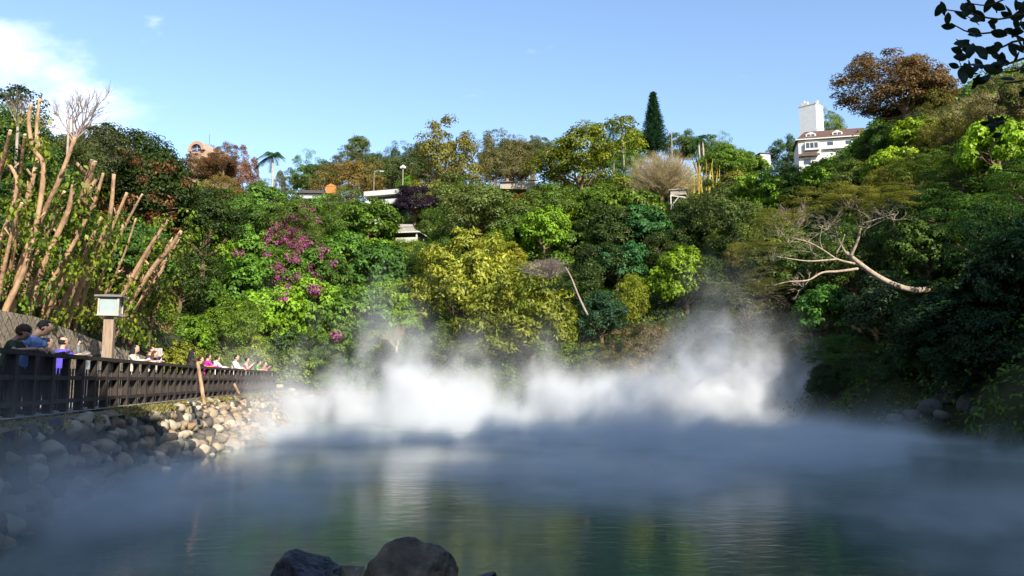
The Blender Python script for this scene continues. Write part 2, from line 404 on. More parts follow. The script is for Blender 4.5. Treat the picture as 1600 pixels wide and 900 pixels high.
def locate(px, py, rpx, lift=1.1, Y=None, dmin=8):
    """where a crown seen at this spot stands on the hill"""
    d = ray(px, py)
    if Y is None:
        Y = dmin
        while Y < 260:
            q = d * (Y / d.y); r = rpx * Y / F
            if q.z < float(terrain(q.x, q.y)) + lift * r: break
            Y += 0.4
    q = d * (Y / d.y)
    return q, rpx * Y / F
KEEP = [  # things on the ridge that stay in view: x0, y0, x1, y1, distance
 (604, 346, 664, 376, 84), (598, 298, 620, 316, 90), (472, 286, 520, 306, 97), (1046, 298, 1072, 320, 84), (776, 272, 842, 288, 104),
 (1244, 190, 1338, 254, 118), (978, 226, 1088, 296, 86), (1074, 236, 1106, 290, 96), (1208, 470, 1228, 496, 40), (1335, 395, 1458, 455, 34.5)]
def tree(kind, px, py, rpx, color, label=None, cat='tree', name='tree', asp=1.0, lift=1.1, Y=None, var=None, group=None, look=None, dmin=30, cmat=None, trunkmat=None, pos=None, r=None, thin=1.0):
    if pos is None:
        q, r = locate(px, py, rpx, lift, Y, dmin)
        for x0, y0, x1, y1, yb in KEEP:
            if x0 - rpx * .8 < px < x1 + rpx * .8 and py - rpx * asp < y1 and q.y - r * .5 < yb and py > y0 - 6 and Y is None:
                py = y1 + rpx * asp * (.98 if kind in ('round', 'dense') else .9); q, r = locate(px, py, rpx, lift, Y, dmin)
    else: q = Vector(pos)
    ms = CR[kind]; k = (var if var is not None else random.randrange(len(ms))) % len(ms)
    if label is None: label = auto_label(look, px, py)
    g = float(terrain(q.x, q.y))
    t = empty(name, (q.x, q.y, g), random.uniform(0, 6.28), label, cat, group)
    c = bpy.data.objects.new('crown', ms[k]); COL.objects.link(c); c.parent = t
    if not ms[k].materials: ms[k].materials.append(M_leaf)
    if cmat:
        c.material_slots[0].link = 'OBJECT'; c.material_slots[0].material = cmat
    h = q.z - g
    c.location = (0, 0, h); c.scale = (r, r, r * asp)
    j = random.uniform(0.88, 1.12)
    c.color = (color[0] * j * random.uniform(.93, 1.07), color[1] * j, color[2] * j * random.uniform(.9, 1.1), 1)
    if cat == 'tree':
        tm = TR[k % 3]; o = bpy.data.objects.new('trunk', tm); COL.objects.link(o); o.parent = t
        o.location = (0, 0, h); zs = max(h / 3.0, 0.25 * r); o.scale = (r * .85 * thin, r * .85 * thin, max(r * .8 * asp, (h + 0.3) / 3.2))
        if trunkmat: o.material_slots[0].link = 'OBJECT'; o.material_slots[0].material = trunkmat
    return t, c, q, r
#SECTION2
# ------------------------------------------------------------------ trees
BR = (.185, .300, .022); MG = (.105, .180, .018); DG = (.038, .064, .012); OL = (.15, .14, .024); YE = (.225, .25, .03)
YG = (.21, .23, .016); RU = (.20, .080, .030); BN = (.17, .12, .03); BG = (.060, .105, .025); LIME = (.20, .30, .016); PURP = (.030, .016, .030)
LANDMARKS += [
 ('the big dark tree with rusty patches', 235, 290), ('the arched salmon building', 320, 230), ('the lone palm on the ridge', 427, 262),
 ('the orange-ended roof', 535, 300), ('the white balcony building', 600, 308), ('the grey-roofed pavilion', 635, 362), ('the magenta bougainvillea', 455, 395),
 ('the tall olive-brown cypress', 700, 250), ('the golden-yellow tree', 735, 440), ('the grey leafless umbrella tree', 860, 412), ('the tall dark pine', 1022, 190),
 ('the tan leafless dome tree', 1030, 262), ('the yellow bamboo canes', 1090, 265), ('the thin ridge pole', 1052, 250), ('the white house', 1285, 230),
 ('the big russet tree', 1415, 140), ('the fallen-over white trunk', 1400, 430), ('the pale plumes', 1210, 480), ('the broad-leaved bright shrub', 1070, 440),
 ('the yellow-green steamy shrub', 985, 480), ('the stone embankment tip', 430, 660), ('the wooden lamp post', 166, 500), ('the flat-topped olive tree', 1290, 330),
 ('the clumpy bamboo hilltop grove', 905, 270), ('the white shed', 1480, 150), ('the right edge of the view', 1600, 420), ('the leaning cut stems', 120, 380)]
LM = [ # kind,px,py,rpx,color,asp,label,name,extra
 ('dense', 212, 302, 106, DG, 1.0, 'big dark evergreen tree with rusty brown patches above the lamp post', dict(Y=52, var=0, thin=1.2)),
 ('fine', 338, 266, 24, (.14, .07, .035), 0.9, 'russet thin tree in front of the arched salmon building', dict()),
 ('cone', 380, 280, 30, (.20, .095, .05), 1.5, 'sparse red-brown tree between the arched building and the palm', dict()),
 ('column', 437, 300, 12, (.10, .10, .05), 2.6, 'thin vine-covered column tree right beside the lone palm', dict(lift=2.5)),
 ('round', 507, 280, 30, BG, 0.85, 'bluish-green round tree behind the orange-ended roof', dict()),
 ('fine', 552, 290, 48, BN, 1.0, 'brownish tree hiding the roof between orange end and white balcony', dict()),
 ('fine', 546, 246, 11, BG, 1.2, 'tiny dark treetop poking up above the brownish tree', dict(lift=2.5)),
 ('cone', 700, 262, 62, OL, 1.15, 'tall olive-brown cypress, highest of the middle skyline', dict(var=0)),
 ('cone', 745, 285, 48, (.13, .12, .03), 1.0, 'olive-brown cypress leaning against the tallest cypress on its right', dict(var=1)),
 ('cone', 655, 275, 40, (.07, .10, .03), 1.1, 'darker cypress on the left flank of the tallest cypress', dict(var=1)),
 ('fine', 767, 224, 15, BG, 1.0, 'small bluish treetop on the far ridge right of the cypress', dict(lift=2)),
 ('fine', 791, 226, 9, BG, 1.3, 'tiny bluish treetop beside the far ridge house', dict(lift=2)),
 ('fine', 618, 243, 10, BG, 1.2, 'tiny bluish treetop left of the cypress group', dict(lift=2)),
 ('round', 905, 262, 66, (.135, .165, .014), 0.9, 'clumpy yellow-green bamboo-like tree crowning the middle hill', dict(var=1)),
 ('round', 860, 300, 50, (.10, .16, .025), 0.9, 'clumpy green tree on the left shoulder of the middle hill', dict(var=2)),
 ('fine', 925, 215, 16, MG, 1.3, 'small feathery treetop sticking out of the middle hill crest', dict(lift=2.5)),
 ('big', 1175, 262, 30, MG, 0.9, 'round dark green tree left of the white house', dict()),
 ('round', 1228, 245, 24, (.06, .10, .03), 1.3, 'upright green tree touching the left wall of the white house', dict()),
 ('round', 1130, 262, 42, MG, 0.8, 'green spreading tree right of the yellow bamboo canes', dict()),
 ('dense', 1414, 148, 88, (.118, .072, .032), 0.72, 'big russet-brown round tree beside the white house', dict(lift=1.0)),
 ('spray', 735, 455, 92, YE, 1.0, 'golden-yellow leafy tree in the middle above the steam', dict(lift=.85)),
 ('spray', 832, 515, 88, (.15, .175, .02), 1.05, 'olive-green leafy tree beside the golden tree above the steam', dict(lift=.75)),
 ('spray', 765, 405, 45, (.28, .27, .03), 0.8, 'golden-yellow treetop behind the golden tree below the rust bush', dict(lift=1.0)),
 ('big', 1070, 440, 52, LIME, 1.05, 'bright broad-leaved shrub glowing in front of the dark slope', dict(lift=1.0)),
 ('column', 988, 478, 38, YG, 1.2, 'yellow-green conical shrub rising from the steam', dict(lift=1.0)),
 ('big', 1292, 492, 55, (.06, .15, .02), 1.0, 'large heart-leaved shrub under the fallen-over white trunk', dict(lift=0.9)),
 ('fine', 845, 325, 42, (.19, .115, .03), 0.8, 'rust-tinged bush on the mid slope above the golden tree', dict()),
 ('round', 750, 325, 62, (.10, .13, .035), 0.8, 'grey-green dense dome tree below the cypresses', dict(var=1)),
 ('round', 648, 318, 34, PURP, 0.9, 'dark purple bush above the grey-roofed pavilion', dict(Y=88)),
 ('big', 575, 335, 50, MG, 0.8, 'mid green tree under the white balcony building', dict()),
]
for kind, px, py, rp, colr, asp, label, ex in LM:
    tree(kind, px, py, rp, colr, label, asp=asp, **ex)
# rusty dead foliage on the big dark tree
bigt = [o for o in bpy.data.objects if o.get('label', '').startswith('big dark evergreen')][0]
bigc = [c for c in bigt.children if c.name.startswith('crown')][0]
rr = np.random.default_rng(5)
def sprays(centres, rad, per, L, W, seed, droop=.3):
    c = np.repeat(np.array(centres), per, axis=0); r_ = np.random.default_rng(seed)
    d = r_.normal(size=c.shape); d /= np.linalg.norm(d, axis=1, keepdims=True)
    P = c + d * rad * r_.uniform(.3, 1, len(c))[:, None]
    V, Q = leaf_quads(P, d + np.array([0, 0, .5]) + r_.normal(size=c.shape) * .5, L, W, droop, seed)
    return V, Q, r_.uniform(0, 1, len(c))
cen = []
for k in range(60):
    th = rr.uniform(-2.6, -0.5); ph = rr.uniform(-.75, .45)
    cen.append((5.2 * math.cos(th) * math.cos(ph), 5.2 * math.sin(th) * math.cos(ph), 5.2 * math.sin(ph) - .4))
V, Q, A_ = sprays(cen, .42, 48, .22, .10, 9)
o = link('dry_foliage', np_mesh('dry_foliage', V, Q, A_), M_dry, bigt); o.location = (0, 0, bigc.location.z)
o.rotation_euler = (0, 0, -bigt.rotation_euler.z); o['label'] = 'rusty brown dead leaf clusters'

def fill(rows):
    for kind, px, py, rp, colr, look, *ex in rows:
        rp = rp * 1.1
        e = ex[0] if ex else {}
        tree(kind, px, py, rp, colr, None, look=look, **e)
S = 'shrub'
sh = dict(cat='shrub', name='shrub')
fill([
 # far ridge
 ('round', 575, 274, 30, (.08,.11,.035), 'grey-green ridge tree', dict(Y=122)), ('fine', 612, 272, 30, (.08,.11,.035), 'grey-green ridge tree', dict(Y=125)), ('round', 642, 268, 28, (.08,.10,.03), 'grey-green ridge tree', dict(Y=126)), ('round', 495, 280, 24, (.07,.11,.035), 'grey-green ridge tree', dict(Y=118)),
 ('fine', 532, 272, 26, (.10,.10,.035), 'dull brown-green ridge tree', dict(Y=120)), ('round', 465, 296, 20, (.09,.13,.03), 'low green ridge tree', dict(Y=106)), ('round', 800, 246, 24, (.08,.11,.04), 'grey-green ridge tree', dict(Y=135)), ('fine', 835, 240, 20, (.08,.10,.04), 'grey-green ridge tree', dict(Y=138)), ('round', 775, 250, 22, (.09,.11,.04), 'hazy ridge tree', dict(Y=132)),
 ('round', 1130, 250, 26, (.08,.13,.03), 'green ridge tree', dict(Y=112)), ('round', 1160, 262, 26, (.07,.12,.03), 'green ridge tree', dict(Y=110)),
 ('dense', 316, 270, 25, (.13,.08,.03), 'brown-tinged ridge tree', dict(Y=104)), ('dense', 348, 268, 24, (.14,.075,.03), 'rusty ridge tree', dict(Y=102)),
 ('fine', 350, 252, 22, (.13,.07,.03), 'rusty thin ridge tree', dict(Y=100)),
 ('fine', 480, 285, 26, MG, 'small green ridge tree'), ('fine', 585, 262, 26, (.06,.09,.04), 'grey-green ridge tree'), ('fine', 640, 258, 26, (.06,.09,.04), 'grey-green ridge tree'),
 ('round', 605, 285, 30, (.06,.09,.035), 'grey-green ridge tree'), ('fine', 800, 262, 40, (.13,.12,.05), 'hazy tan-green ridge tree'), ('round', 830, 250, 28, (.06,.09,.04), 'grey-green ridge tree'),
 ('round', 775, 262, 30, (.10,.11,.03), 'dull green ridge tree'), ('fine', 860, 238, 18, (.07,.10,.04), 'grey-green ridge tree'), ('fine', 815, 240, 15, (.06,.09,.05), 'bluish small ridge tree'),
 ('round', 960, 250, 34, MG, 'green ridge tree'), ('round', 1000, 235, 26, MG, 'green ridge tree'), ('big', 985, 222, 18, MG, 'small green ridge tree'),
 ('round', 1062, 232, 24, (.07,.12,.03), 'green ridge tree'), ('round', 1090, 238, 22, (.06,.11,.03), 'green ridge tree'), ('fine', 1115, 245, 20, MG, 'small green ridge tree'),
 ('round', 1225, 272, 26, (.05,.09,.04), 'grey-green tree'), ('fine', 1312, 274, 22, (.07,.10,.045), 'grey-green feathery tree'), ('fine', 1362, 238, 20, (.08,.12,.03), 'light green feathery tree'),
 ('round', 1392, 232, 30, (.07,.13,.025), 'green spreading tree'), ('big', 1430, 215, 34, LIME, 'bright green leafy tree'), ('fine', 1490, 215, 40, OL, 'olive thin-leaved tree'),
 ('fine', 1555, 190, 42, (.13,.12,.035), 'olive thin-leaved tree'), ('round', 1600, 160, 40, (.09,.11,.03), 'dull green tree'),
 ('fine', 410, 305, 26, (.10,.14,.03), 'light green feathery tree'), ('fine', 350, 300, 28, BN, 'brownish feathery tree'),
 # upper slope, left to right
 ('big', 420, 330, 40, (.08,.15,.02), 'light green leafy tree'), ('round', 470, 335, 40, (.08,.15,.022), 'light green dense tree'), ('fine', 525, 330, 34, (.09,.13,.02), 'olive-green tree'),
 ('round', 380, 345, 36, (.075,.14,.02), 'green dense tree'), ('big', 600, 380, 34, BR, 'bright green leafy tree'), ('fine', 660, 385, 34, (.08,.13,.03), 'feathery green tree'),
 ('column', 700, 360, 34, (.09,.15,.02), 'bamboo-like upright tree'), ('round', 690, 400, 34, (.07,.13,.02), 'green dense tree'), ('fine', 640, 340, 22, DG, 'small dark tree'),
 ('big', 850, 365, 38, BR, 'bright green leafy tree'), ('round', 800, 350, 36, (.09,.14,.02), 'green dense tree'), ('big', 880, 345, 30, LIME, 'bright lime leafy tree'),
 ('round', 935, 330, 38, MG, 'green dense tree'), ('fine', 905, 325, 26, OL, 'olive dome tree'), ('big', 990, 310, 44, (.11,.18,.02), 'green leafy tree'), ('round', 960, 365, 44, DG, 'dark green tree'),
 ('big', 1010, 350, 42, (.04,.11,.03), 'dark green leafy tree'), ('round', 1060, 350, 36, DG, 'dark green tree'), ('big', 1090, 330, 34, MG, 'green leafy tree'), ('round', 1130, 310, 46, (.08,.10,.025), 'olive dense tree'),
 ('round', 1160, 360, 44, (.07,.10,.025), 'olive dense tree'), ('big', 1200, 315, 40, BR, 'bright green leafy tree'), ('round', 1240, 300, 36, (.07,.13,.02), 'green dense tree'),
 ('big', 1280, 285, 32, BR, 'bright green leafy tree'), ('round', 1330, 290, 42, (.08,.12,.02), 'green spreading tree'), ('big', 1390, 265, 38, LIME, 'bright lime leafy tree'),
 ('flat', 1440, 270, 50, (.09,.13,.02), 'layered green tree'), ('flat', 1500, 265, 55, (.08,.13,.02), 'layered green tree'), ('big', 1560, 235, 55, LIME, 'bright lime leafy tree'), ('flat', 1610, 300, 60, (.06,.13,.02), 'layered green tree'),
 ('flat', 1480, 330, 60, (.05,.11,.02), 'layered green tree'), ('flat', 1550, 360, 66, (.04,.10,.018), 'layered dark green tree'), ('round', 1430, 350, 46, (.09,.13,.02), 'dark green tree'),
 # middle slope
 ('big', 330, 400, 46, BR, 'bright green leafy tree'), ('big', 390, 395, 42, (.10,.20,.02), 'bright green leafy tree'), ('round', 440, 440, 46, (.09,.18,.02), 'bright green dense tree'),
 ('big', 500, 420, 42, (.09,.18,.02), 'green leafy tree'), ('big', 545, 400, 46, (.085,.17,.02), 'green leafy tree'), ('big', 600, 430, 46, (.075,.16,.025), 'blue-green leafy tree'),
 ('round', 530, 370, 36, (.08,.14,.02), 'green dense tree'), ('fine', 475, 375, 36, (.10,.14,.025), 'feathery green tree'), ('big', 360, 450, 48, (.09,.19,.02), 'bright green leafy tree'),
 ('big', 420, 500, 50, BR, 'bright green leafy tree'), ('big', 495, 480, 50, BR, 'bright green leafy tree'), ('big', 565, 490, 52, (.10,.19,.018), 'bright green leafy tree'), ('big', 615, 480, 36, BR, 'bright green leafy tree'),
 ('big', 320, 480, 40, (.09,.17,.02), 'bright green leafy tree', dict(Y=56)), ('round', 350, 520, 40, MG, 'green dense tree'), ('big', 520, 530, 40, (.10,.17,.02), 'green leafy tree', dict(lift=.8)),
 ('fine', 590, 540, 26, YG, 'yellow-green small tree', dict(lift=.8)), ('big', 450, 545, 34, BG, 'blue-green leafy tree', dict(lift=.8)),
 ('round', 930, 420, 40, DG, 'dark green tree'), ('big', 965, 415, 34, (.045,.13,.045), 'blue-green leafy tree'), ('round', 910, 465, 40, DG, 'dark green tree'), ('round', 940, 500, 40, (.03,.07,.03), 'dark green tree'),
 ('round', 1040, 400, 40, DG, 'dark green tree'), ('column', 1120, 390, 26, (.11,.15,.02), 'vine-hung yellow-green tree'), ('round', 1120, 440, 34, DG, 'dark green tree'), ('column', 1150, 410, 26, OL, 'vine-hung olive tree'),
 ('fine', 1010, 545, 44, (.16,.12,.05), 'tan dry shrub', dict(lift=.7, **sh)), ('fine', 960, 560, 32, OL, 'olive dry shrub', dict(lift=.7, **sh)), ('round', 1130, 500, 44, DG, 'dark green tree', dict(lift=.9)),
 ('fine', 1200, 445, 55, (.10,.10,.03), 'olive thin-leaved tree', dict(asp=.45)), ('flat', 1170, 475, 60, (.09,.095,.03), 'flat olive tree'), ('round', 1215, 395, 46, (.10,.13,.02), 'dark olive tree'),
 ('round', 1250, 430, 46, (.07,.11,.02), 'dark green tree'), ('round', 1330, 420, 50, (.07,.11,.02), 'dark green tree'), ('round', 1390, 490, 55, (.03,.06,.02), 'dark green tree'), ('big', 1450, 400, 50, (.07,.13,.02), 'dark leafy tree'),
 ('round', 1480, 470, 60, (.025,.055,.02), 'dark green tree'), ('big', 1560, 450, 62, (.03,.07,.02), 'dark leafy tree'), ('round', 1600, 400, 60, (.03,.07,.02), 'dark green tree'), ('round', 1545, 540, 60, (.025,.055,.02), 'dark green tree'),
 ('big', 1450, 560, 50, (.03,.07,.02), 'dark leafy tree', dict(lift=.7)), ('fine', 1330, 545, 50, (.06,.13,.02), 'fern-like green shrub', dict(asp=.5, lift=.5, **sh)), ('fine', 1400, 585, 55, (.04,.09,.02), 'fern-like dark shrub', dict(asp=.5, lift=.5, **sh)),
 ('fine', 1240, 560, 44, (.07,.08,.035), 'drab steamy shrub', dict(asp=.7, lift=.5, **sh)), ('round', 1590, 590, 48, (.02,.05,.02), 'dark shrub', dict(lift=.6, **sh)),
 ('round', 640, 560, 30, (.08,.13,.03), 'steam-veiled green shrub', dict(lift=.7, **sh)), ('round', 700, 545, 36, (.09,.13,.03), 'steam-veiled green shrub', dict(lift=.8, **sh)), ('round', 880, 570, 36, (.09,.13,.03), 'steam-veiled green shrub', dict(lift=.7, **sh)),
 ('spray', 760, 540, 50, (.14,.17,.02), 'olive-green leafy tree', dict(lift=.7)), ('big', 560, 575, 26, (.09,.16,.03), 'steam-veiled green shrub', dict(lift=.6, **sh)), ('round', 500, 580, 26, (.09,.15,.03), 'steam-veiled green shrub', dict(lift=.6, **sh)), ('fine', 930, 585, 30, (.13,.13,.03), 'steam-veiled olive shrub', dict(lift=.6, **sh)),
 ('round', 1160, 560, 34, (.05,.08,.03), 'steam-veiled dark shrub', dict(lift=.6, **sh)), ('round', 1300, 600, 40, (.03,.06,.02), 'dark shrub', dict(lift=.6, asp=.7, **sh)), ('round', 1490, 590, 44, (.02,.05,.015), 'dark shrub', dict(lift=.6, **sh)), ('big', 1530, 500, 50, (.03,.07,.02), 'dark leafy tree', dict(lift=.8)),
 ('fine', 1080, 545, 36, (.08,.09,.04), 'drab steamy shrub', dict(lift=.7, **sh)),
 # left hill behind the walk
 ('round', 20, 240, 60, (.055,.11,.02), 'green bushy tree', dict(Y=36)), ('fine', 90, 260, 55, (.08,.10,.025), 'olive bushy tree', dict(Y=40)), ('round', 60, 330, 60, (.04,.09,.018), 'green bushy tree', dict(Y=31)),
 ('round', 140, 250, 45, (.07,.085,.03), 'brownish green tree', dict(Y=46)), ('big', 120, 380, 46, (.06,.12,.02), 'green leafy tree', dict(Y=33)), ('big', 200, 400, 44, (.05,.11,.02), 'green leafy tree', dict(Y=37)),
 ('round', 180, 450, 40, DG, 'dark green tree', dict(Y=39)), ('round', 280, 440, 44, DG, 'dark green tree', dict(Y=46)), ('round', 320, 350, 50, DG, 'dark green tree', dict(Y=56)), ('big', 240, 420, 30, (.07,.14,.02), 'small green leafy tree', dict(Y=36)),
 ('round', 290, 500, 36, DG, 'dark green shrub', dict(Y=49, **sh)), ('big', 215, 470, 24, (.09,.15,.02), 'small green leafy shrub', dict(Y=35, **sh)), ('column', 318, 505, 20, (.22,.16,.04), 'yellowed bamboo-like shrub', dict(Y=50, **sh)),
 ('big', 265, 555, 22, (.26,.24,.03), 'yellow-green low shrub', dict(Y=45, lift=.6, **sh)), ('big', 295, 548, 22, (.20,.22,.03), 'yellow-green low shrub', dict(Y=47, lift=.6, **sh)), ('big', 350, 545, 30, (.10,.16,.02), 'green leafy shrub', dict(Y=51, lift=.6, **sh)),
 ('big', 395, 555, 28, (.10,.17,.03), 'green leafy shrub', dict(Y=53, lift=.6, **sh)), ('fine', 440, 585, 26, (.13,.17,.05), 'pale green shrub', dict(lift=.6, **sh)), ('round', 10, 400, 40, (.05,.09,.02), 'green bushy shrub', dict(Y=26, **sh)),
 ('round', -50, 330, 70, (.05,.10,.02), 'green bushy tree', dict(Y=32)), ('round', -60, 200, 70, DG, 'dark tree', dict(Y=44)),
])

# more crowns knitting the bright slope together
rf_ = random.Random(77); more = []
tones = [((.20, .31, .02), 'bright yellow-green leafy tree'), ((.16, .28, .02), 'fresh green leafy tree'), ((.13, .23, .02), 'green leafy tree'), ((.18, .24, .02), 'light olive-green tree'), ((.075, .13, .018), 'darker green tree')]
def zone(n, x0, x1, y0, y1, r0, r1, kinds, tn_):
    for k in range(n):
        px = x0 + (x1 - x0) * ((k * .618034) % 1); py = y0 + (y1 - y0) * (k + .5) / n + rf_.uniform(-8, 8); c, w = tn_[k % len(tn_)]; rp = rf_.uniform(r0, r1)
        sz = 'small ' if rp < (r0 + r1) / 2 else ''
        more.append((rf_.choice(kinds), px, py, rp, c, sz + w, dict(lift=rf_.uniform(.7, 1.0), asp=rf_.uniform(.75, 1.2))))
zone(30, 275, 640, 335, 560, 22, 36, ['big', 'big', 'round'], tones)
zone(14, 640, 960, 300, 400, 20, 32, ['round', 'fine', 'big', 'column'], tones[2:])
zone(12, 980, 1250, 270, 420, 20, 34, ['round', 'big', 'fine'], [((.10, .17, .02), 'green leafy tree'), ((.14, .15, .02), 'olive tree'), ((.05, .10, .02), 'dark green tree')])
zone(12, 1300, 1600, 200, 330, 22, 36, ['flat', 'big', 'fine'], [((.13, .20, .02), 'green leafy tree'), ((.16, .16, .025), 'olive tree'), ((.10, .17, .02), 'light green tree')])
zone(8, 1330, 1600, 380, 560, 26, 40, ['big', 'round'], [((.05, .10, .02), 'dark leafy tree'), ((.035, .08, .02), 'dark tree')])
zone(10, 560, 1000, 235, 290, 14, 24, ['fine', 'round', 'cone'], [((.10, .13, .03), 'small ridge tree'), ((.15, .13, .03), 'small brownish ridge tree')])
fill(more)

for k, (yy_, c_, w_) in enumerate([(38.5, (.24, .24, .03), 'yellow-green shrub at the low end of the stone wall'), (41, (.20, .22, .03), 'second yellow-green shrub past the low end of the stone wall'), (43.5, (.16, .20, .025), 'green shrub just beyond the walkway behind the magenta-topped person'),
        (46, (.14, .20, .03), 'green shrub just beyond the walkway behind the white-hooded person'), (48.5, (.12, .19, .03), 'green shrub just beyond the walkway behind the last people'), (51.5, (.13, .18, .04), 'green shrub where the walkway ends'), (36.5, (.10, .15, .02), 'low green shrub hanging over the stone wall top')]):
    x_ = float(fence_x(yy_)) - (3.9 if yy_ > 37 else 4.6); tree('big', 0, 0, 0, c_, w_, cat='shrub', name='shrub', pos=(x_, yy_, .55 if yy_ > 37 else 1.5), r=1.45 if yy_ > 37 else .8)
# where the edge of the shade should fall (x, y, z, horizontal distance back to the tree that casts it)
EDGE = [(-9, 12, .4, 24, 2.4), (-9.6, 16.3, .0, 27, 2.2), (-10.0, 20.3, -.9, 29, 1.9), (-8.9, 23.0, -2.2, 30, 1.9), (-7.2, 28.5, -2.2, 32, 2.2), (-5, 31.5, -2.2, 32, 2.6), (-1, 34.5, -2.2, 31, 3.2), (4, 35.5, -2.2, 30, 3.2), (9, 35.5, -2.2, 27, 3.2),
        (13, 37, -1.5, 24, 3.2), (17, 38, .3, 20, 3.0), (19, 37.5, 1.2, 19, 3.0), (21.5, 38, 2.2, 18, 3.2), (26, 40, 6.5, 17, 3.2)]
SHADE = []
EDGE2 = [(4, 9, -2.2, 13), (8, 13, -2.2, 13), (12, 18, -2.2, 13), (16, 24, -2.2, 13), (0, 8, -2.2, 16), (20, 30, -2.2, 12)]  # more unseen trees, added to stop sun leaking onto the near water
hx, hy, tn = math.sin(SUN_AZ), -math.cos(SUN_AZ), math.tan(SUN_EL)
for x, y, z, t_, r0_ in EDGE:
    for k, (dt_, dz_, r_) in enumerate(((0, 0, r0_), (5, .8, r0_ * 1.1), (10, 1.8, r0_ * 1.2), (16, 3, r0_ * 1.3))):
        zz = z + t_ * tn + dz_ + (.9 * math.sin(x * 1.9 + k) if 5 < len(SHADE) / 4 < 12 else 0)
        SHADE.append((x + hx * (t_ + dt_), y + hy * (t_ + dt_), zz - .35, r_))

for x, y, z, t_ in EDGE2:
    for k, (dt_, r_) in enumerate(((0, 3.4), (6, 3.6), (12, 4.2))):
        SHADE.append((x + hx * (t_ + dt_), y + hy * (t_ + dt_), z + (t_ + dt_) * tn + 3.2, r_))

SHADE += [(-7.6, 3.5, 6.5, 2.8), (-6.2, -1.5, 7.5, 3.0), (-3.6, -4.0, 8.5, 3.0), (-11.5, 0, 8, 3.2)]  # unseen left-bank trees, added to cut skylight on the near rocks
# ------------------------------------------------------------------ unseen trees around the camera, placed to cast the shade
G_ = 'tall evergreens on the near bank outside the view'
for x, y, ztop, r in SHADE:
    r_ = r
    t, c, q, rr_ = tree('round', 0, 0, 0, DG, 'tall dense evergreen on the near bank, outside the picture, placed for its shade', pos=(x, y, ztop - r * 1.0), r=r, group=G_, asp=1.15)
# ------------------------------------------------------------------ undergrowth
def undergrowth(name, n, cond, L, W, seed, height=0.9, box=(-60, 90, -20, 135)):
    r_ = np.random.default_rng(seed)
    X = r_.uniform(box[0], box[1], n); Y = r_.uniform(box[2], box[3], n)
    k = cond(X, Y); X, Y = X[k], Y[k]
    Z = terrain(X, Y); e = .4
    nx_ = -(terrain(X + e, Y) - terrain(X - e, Y)) / (2 * e); ny_ = -(terrain(X, Y + e) - terrain(X, Y - e)) / (2 * e)
    ln = np.sqrt(nx_ ** 2 + ny_ ** 2 + 1); Nn = np.stack([nx_ / ln, ny_ / ln, 1 / ln], 1)
    cl = np.array([mnoise.noise((float(a) * .55, float(b) * .55, 0.3)) for a, b in zip(X, Y)]) * .5 + .5
    hh = np.clip(cl * 1.6 - .25, .05, 1.2) * height * r_.uniform(.3, 1, len(X))
    P = np.stack([X, Y, Z], 1) + Nn * hh[:, None]
    f_ = np.clip(np.hypot(X, Y) / 80, .55, 1.0)
    V, Q = leaf_quads(P, Nn * .7 + r_.normal(size=P.shape) * .5 + np.array([0, 0, .4]), L * f_, W * f_, .4, seed)
    return np_mesh(name, V, Q, np.clip(cl * .5 + r_.uniform(0, .5, len(X)), 0, 1))
def c_hill(X, Y):
    D = np.hypot(X, Y); th = np.degrees(np.arctan2(X, Y)); db = np.interp(th, TT[0], TT[1]); dt = np.interp(th, TT[0], TT[2])
    s = fence_x(Y) - X
    ins = (D > db + .3) & (D < dt + 6) & (th > -36) & (th < 60)
    z = terrain(X, Y)
    left = (s > np.where(Y > 38, 4.1, np.where(Y > 33, 6.5, 8.5))) & (Y < 58) & (Y > 12) & (X > -50)
    keep = np.where(left, z > -.4, ins)
    dens = np.clip((52.0 / np.maximum(D, 20)) ** 1.5, .30, 1.0)
    return keep & (np.random.default_rng(3).uniform(0, 1, len(X)) < dens)
o = link('undergrowth', undergrowth('undergrowth', 950000, c_hill, .40, .22, 4, 1.2), M_leaf); o.color = (.095, .165, .02, 1)
tag(o, 'tangled green undergrowth covering the slopes between the trees', kind='stuff')
# ------------------------------------------------------------------ bamboo-like helpers
def twig_crown(name, seed, n0=14, spread=1.1, levels=4, r0=.03, up=.35, seg=3, L0=.42, kids=(3, 4)):
    """bare crown, radius about 1, all stems leaving (0,0,-0.8)"""
    r = random.Random(seed); mb = MB()
    def grow(p, d, L, rad, lv):
        m_ = p + d * L * .5 + Vector((r.uniform(-1, 1), r.uniform(-1, 1), r.uniform(-.6, .6))) * L * .09
        e = p + d * L + Vector((0, 0, .06 * L))
        mb.tube([p, m_, e], [rad, rad * .82, rad * .62], 3 if lv < levels else 5, cap=False)
        if lv <= 0: return
        for k in range(r.randint(*kids)):
            q = p.lerp(e, r.uniform(.45, 1.0)); ax = Vector((r.gauss(0, 1), r.gauss(0, 1), r.gauss(0, 1))).normalized()
            dd = (d + ax * r.uniform(.35, .85) + Vector((0, 0, up * .5))).normalized()
            grow(q, dd, L * r.uniform(.6, .85), rad * .55, lv - 1)
    for k in range(n0):
        a = k * 2.4 + r.uniform(-.3, .3); e = r.uniform(.05, spread)
        d = Vector((math.cos(a) * math.sin(e), math.sin(a) * math.sin(e), math.cos(e)))
        grow(Vector((0, 0, -.8)), d, L0 * r.uniform(.9, 1.3), r0, levels)
    return mb.mesh(name)
def px_poly(pts, Ys):
    if isinstance(Ys, (int, float)): Ys = [Ys] * len(pts)
    return [at(a, b_, y) for (a, b_), y in zip(pts, Ys)]
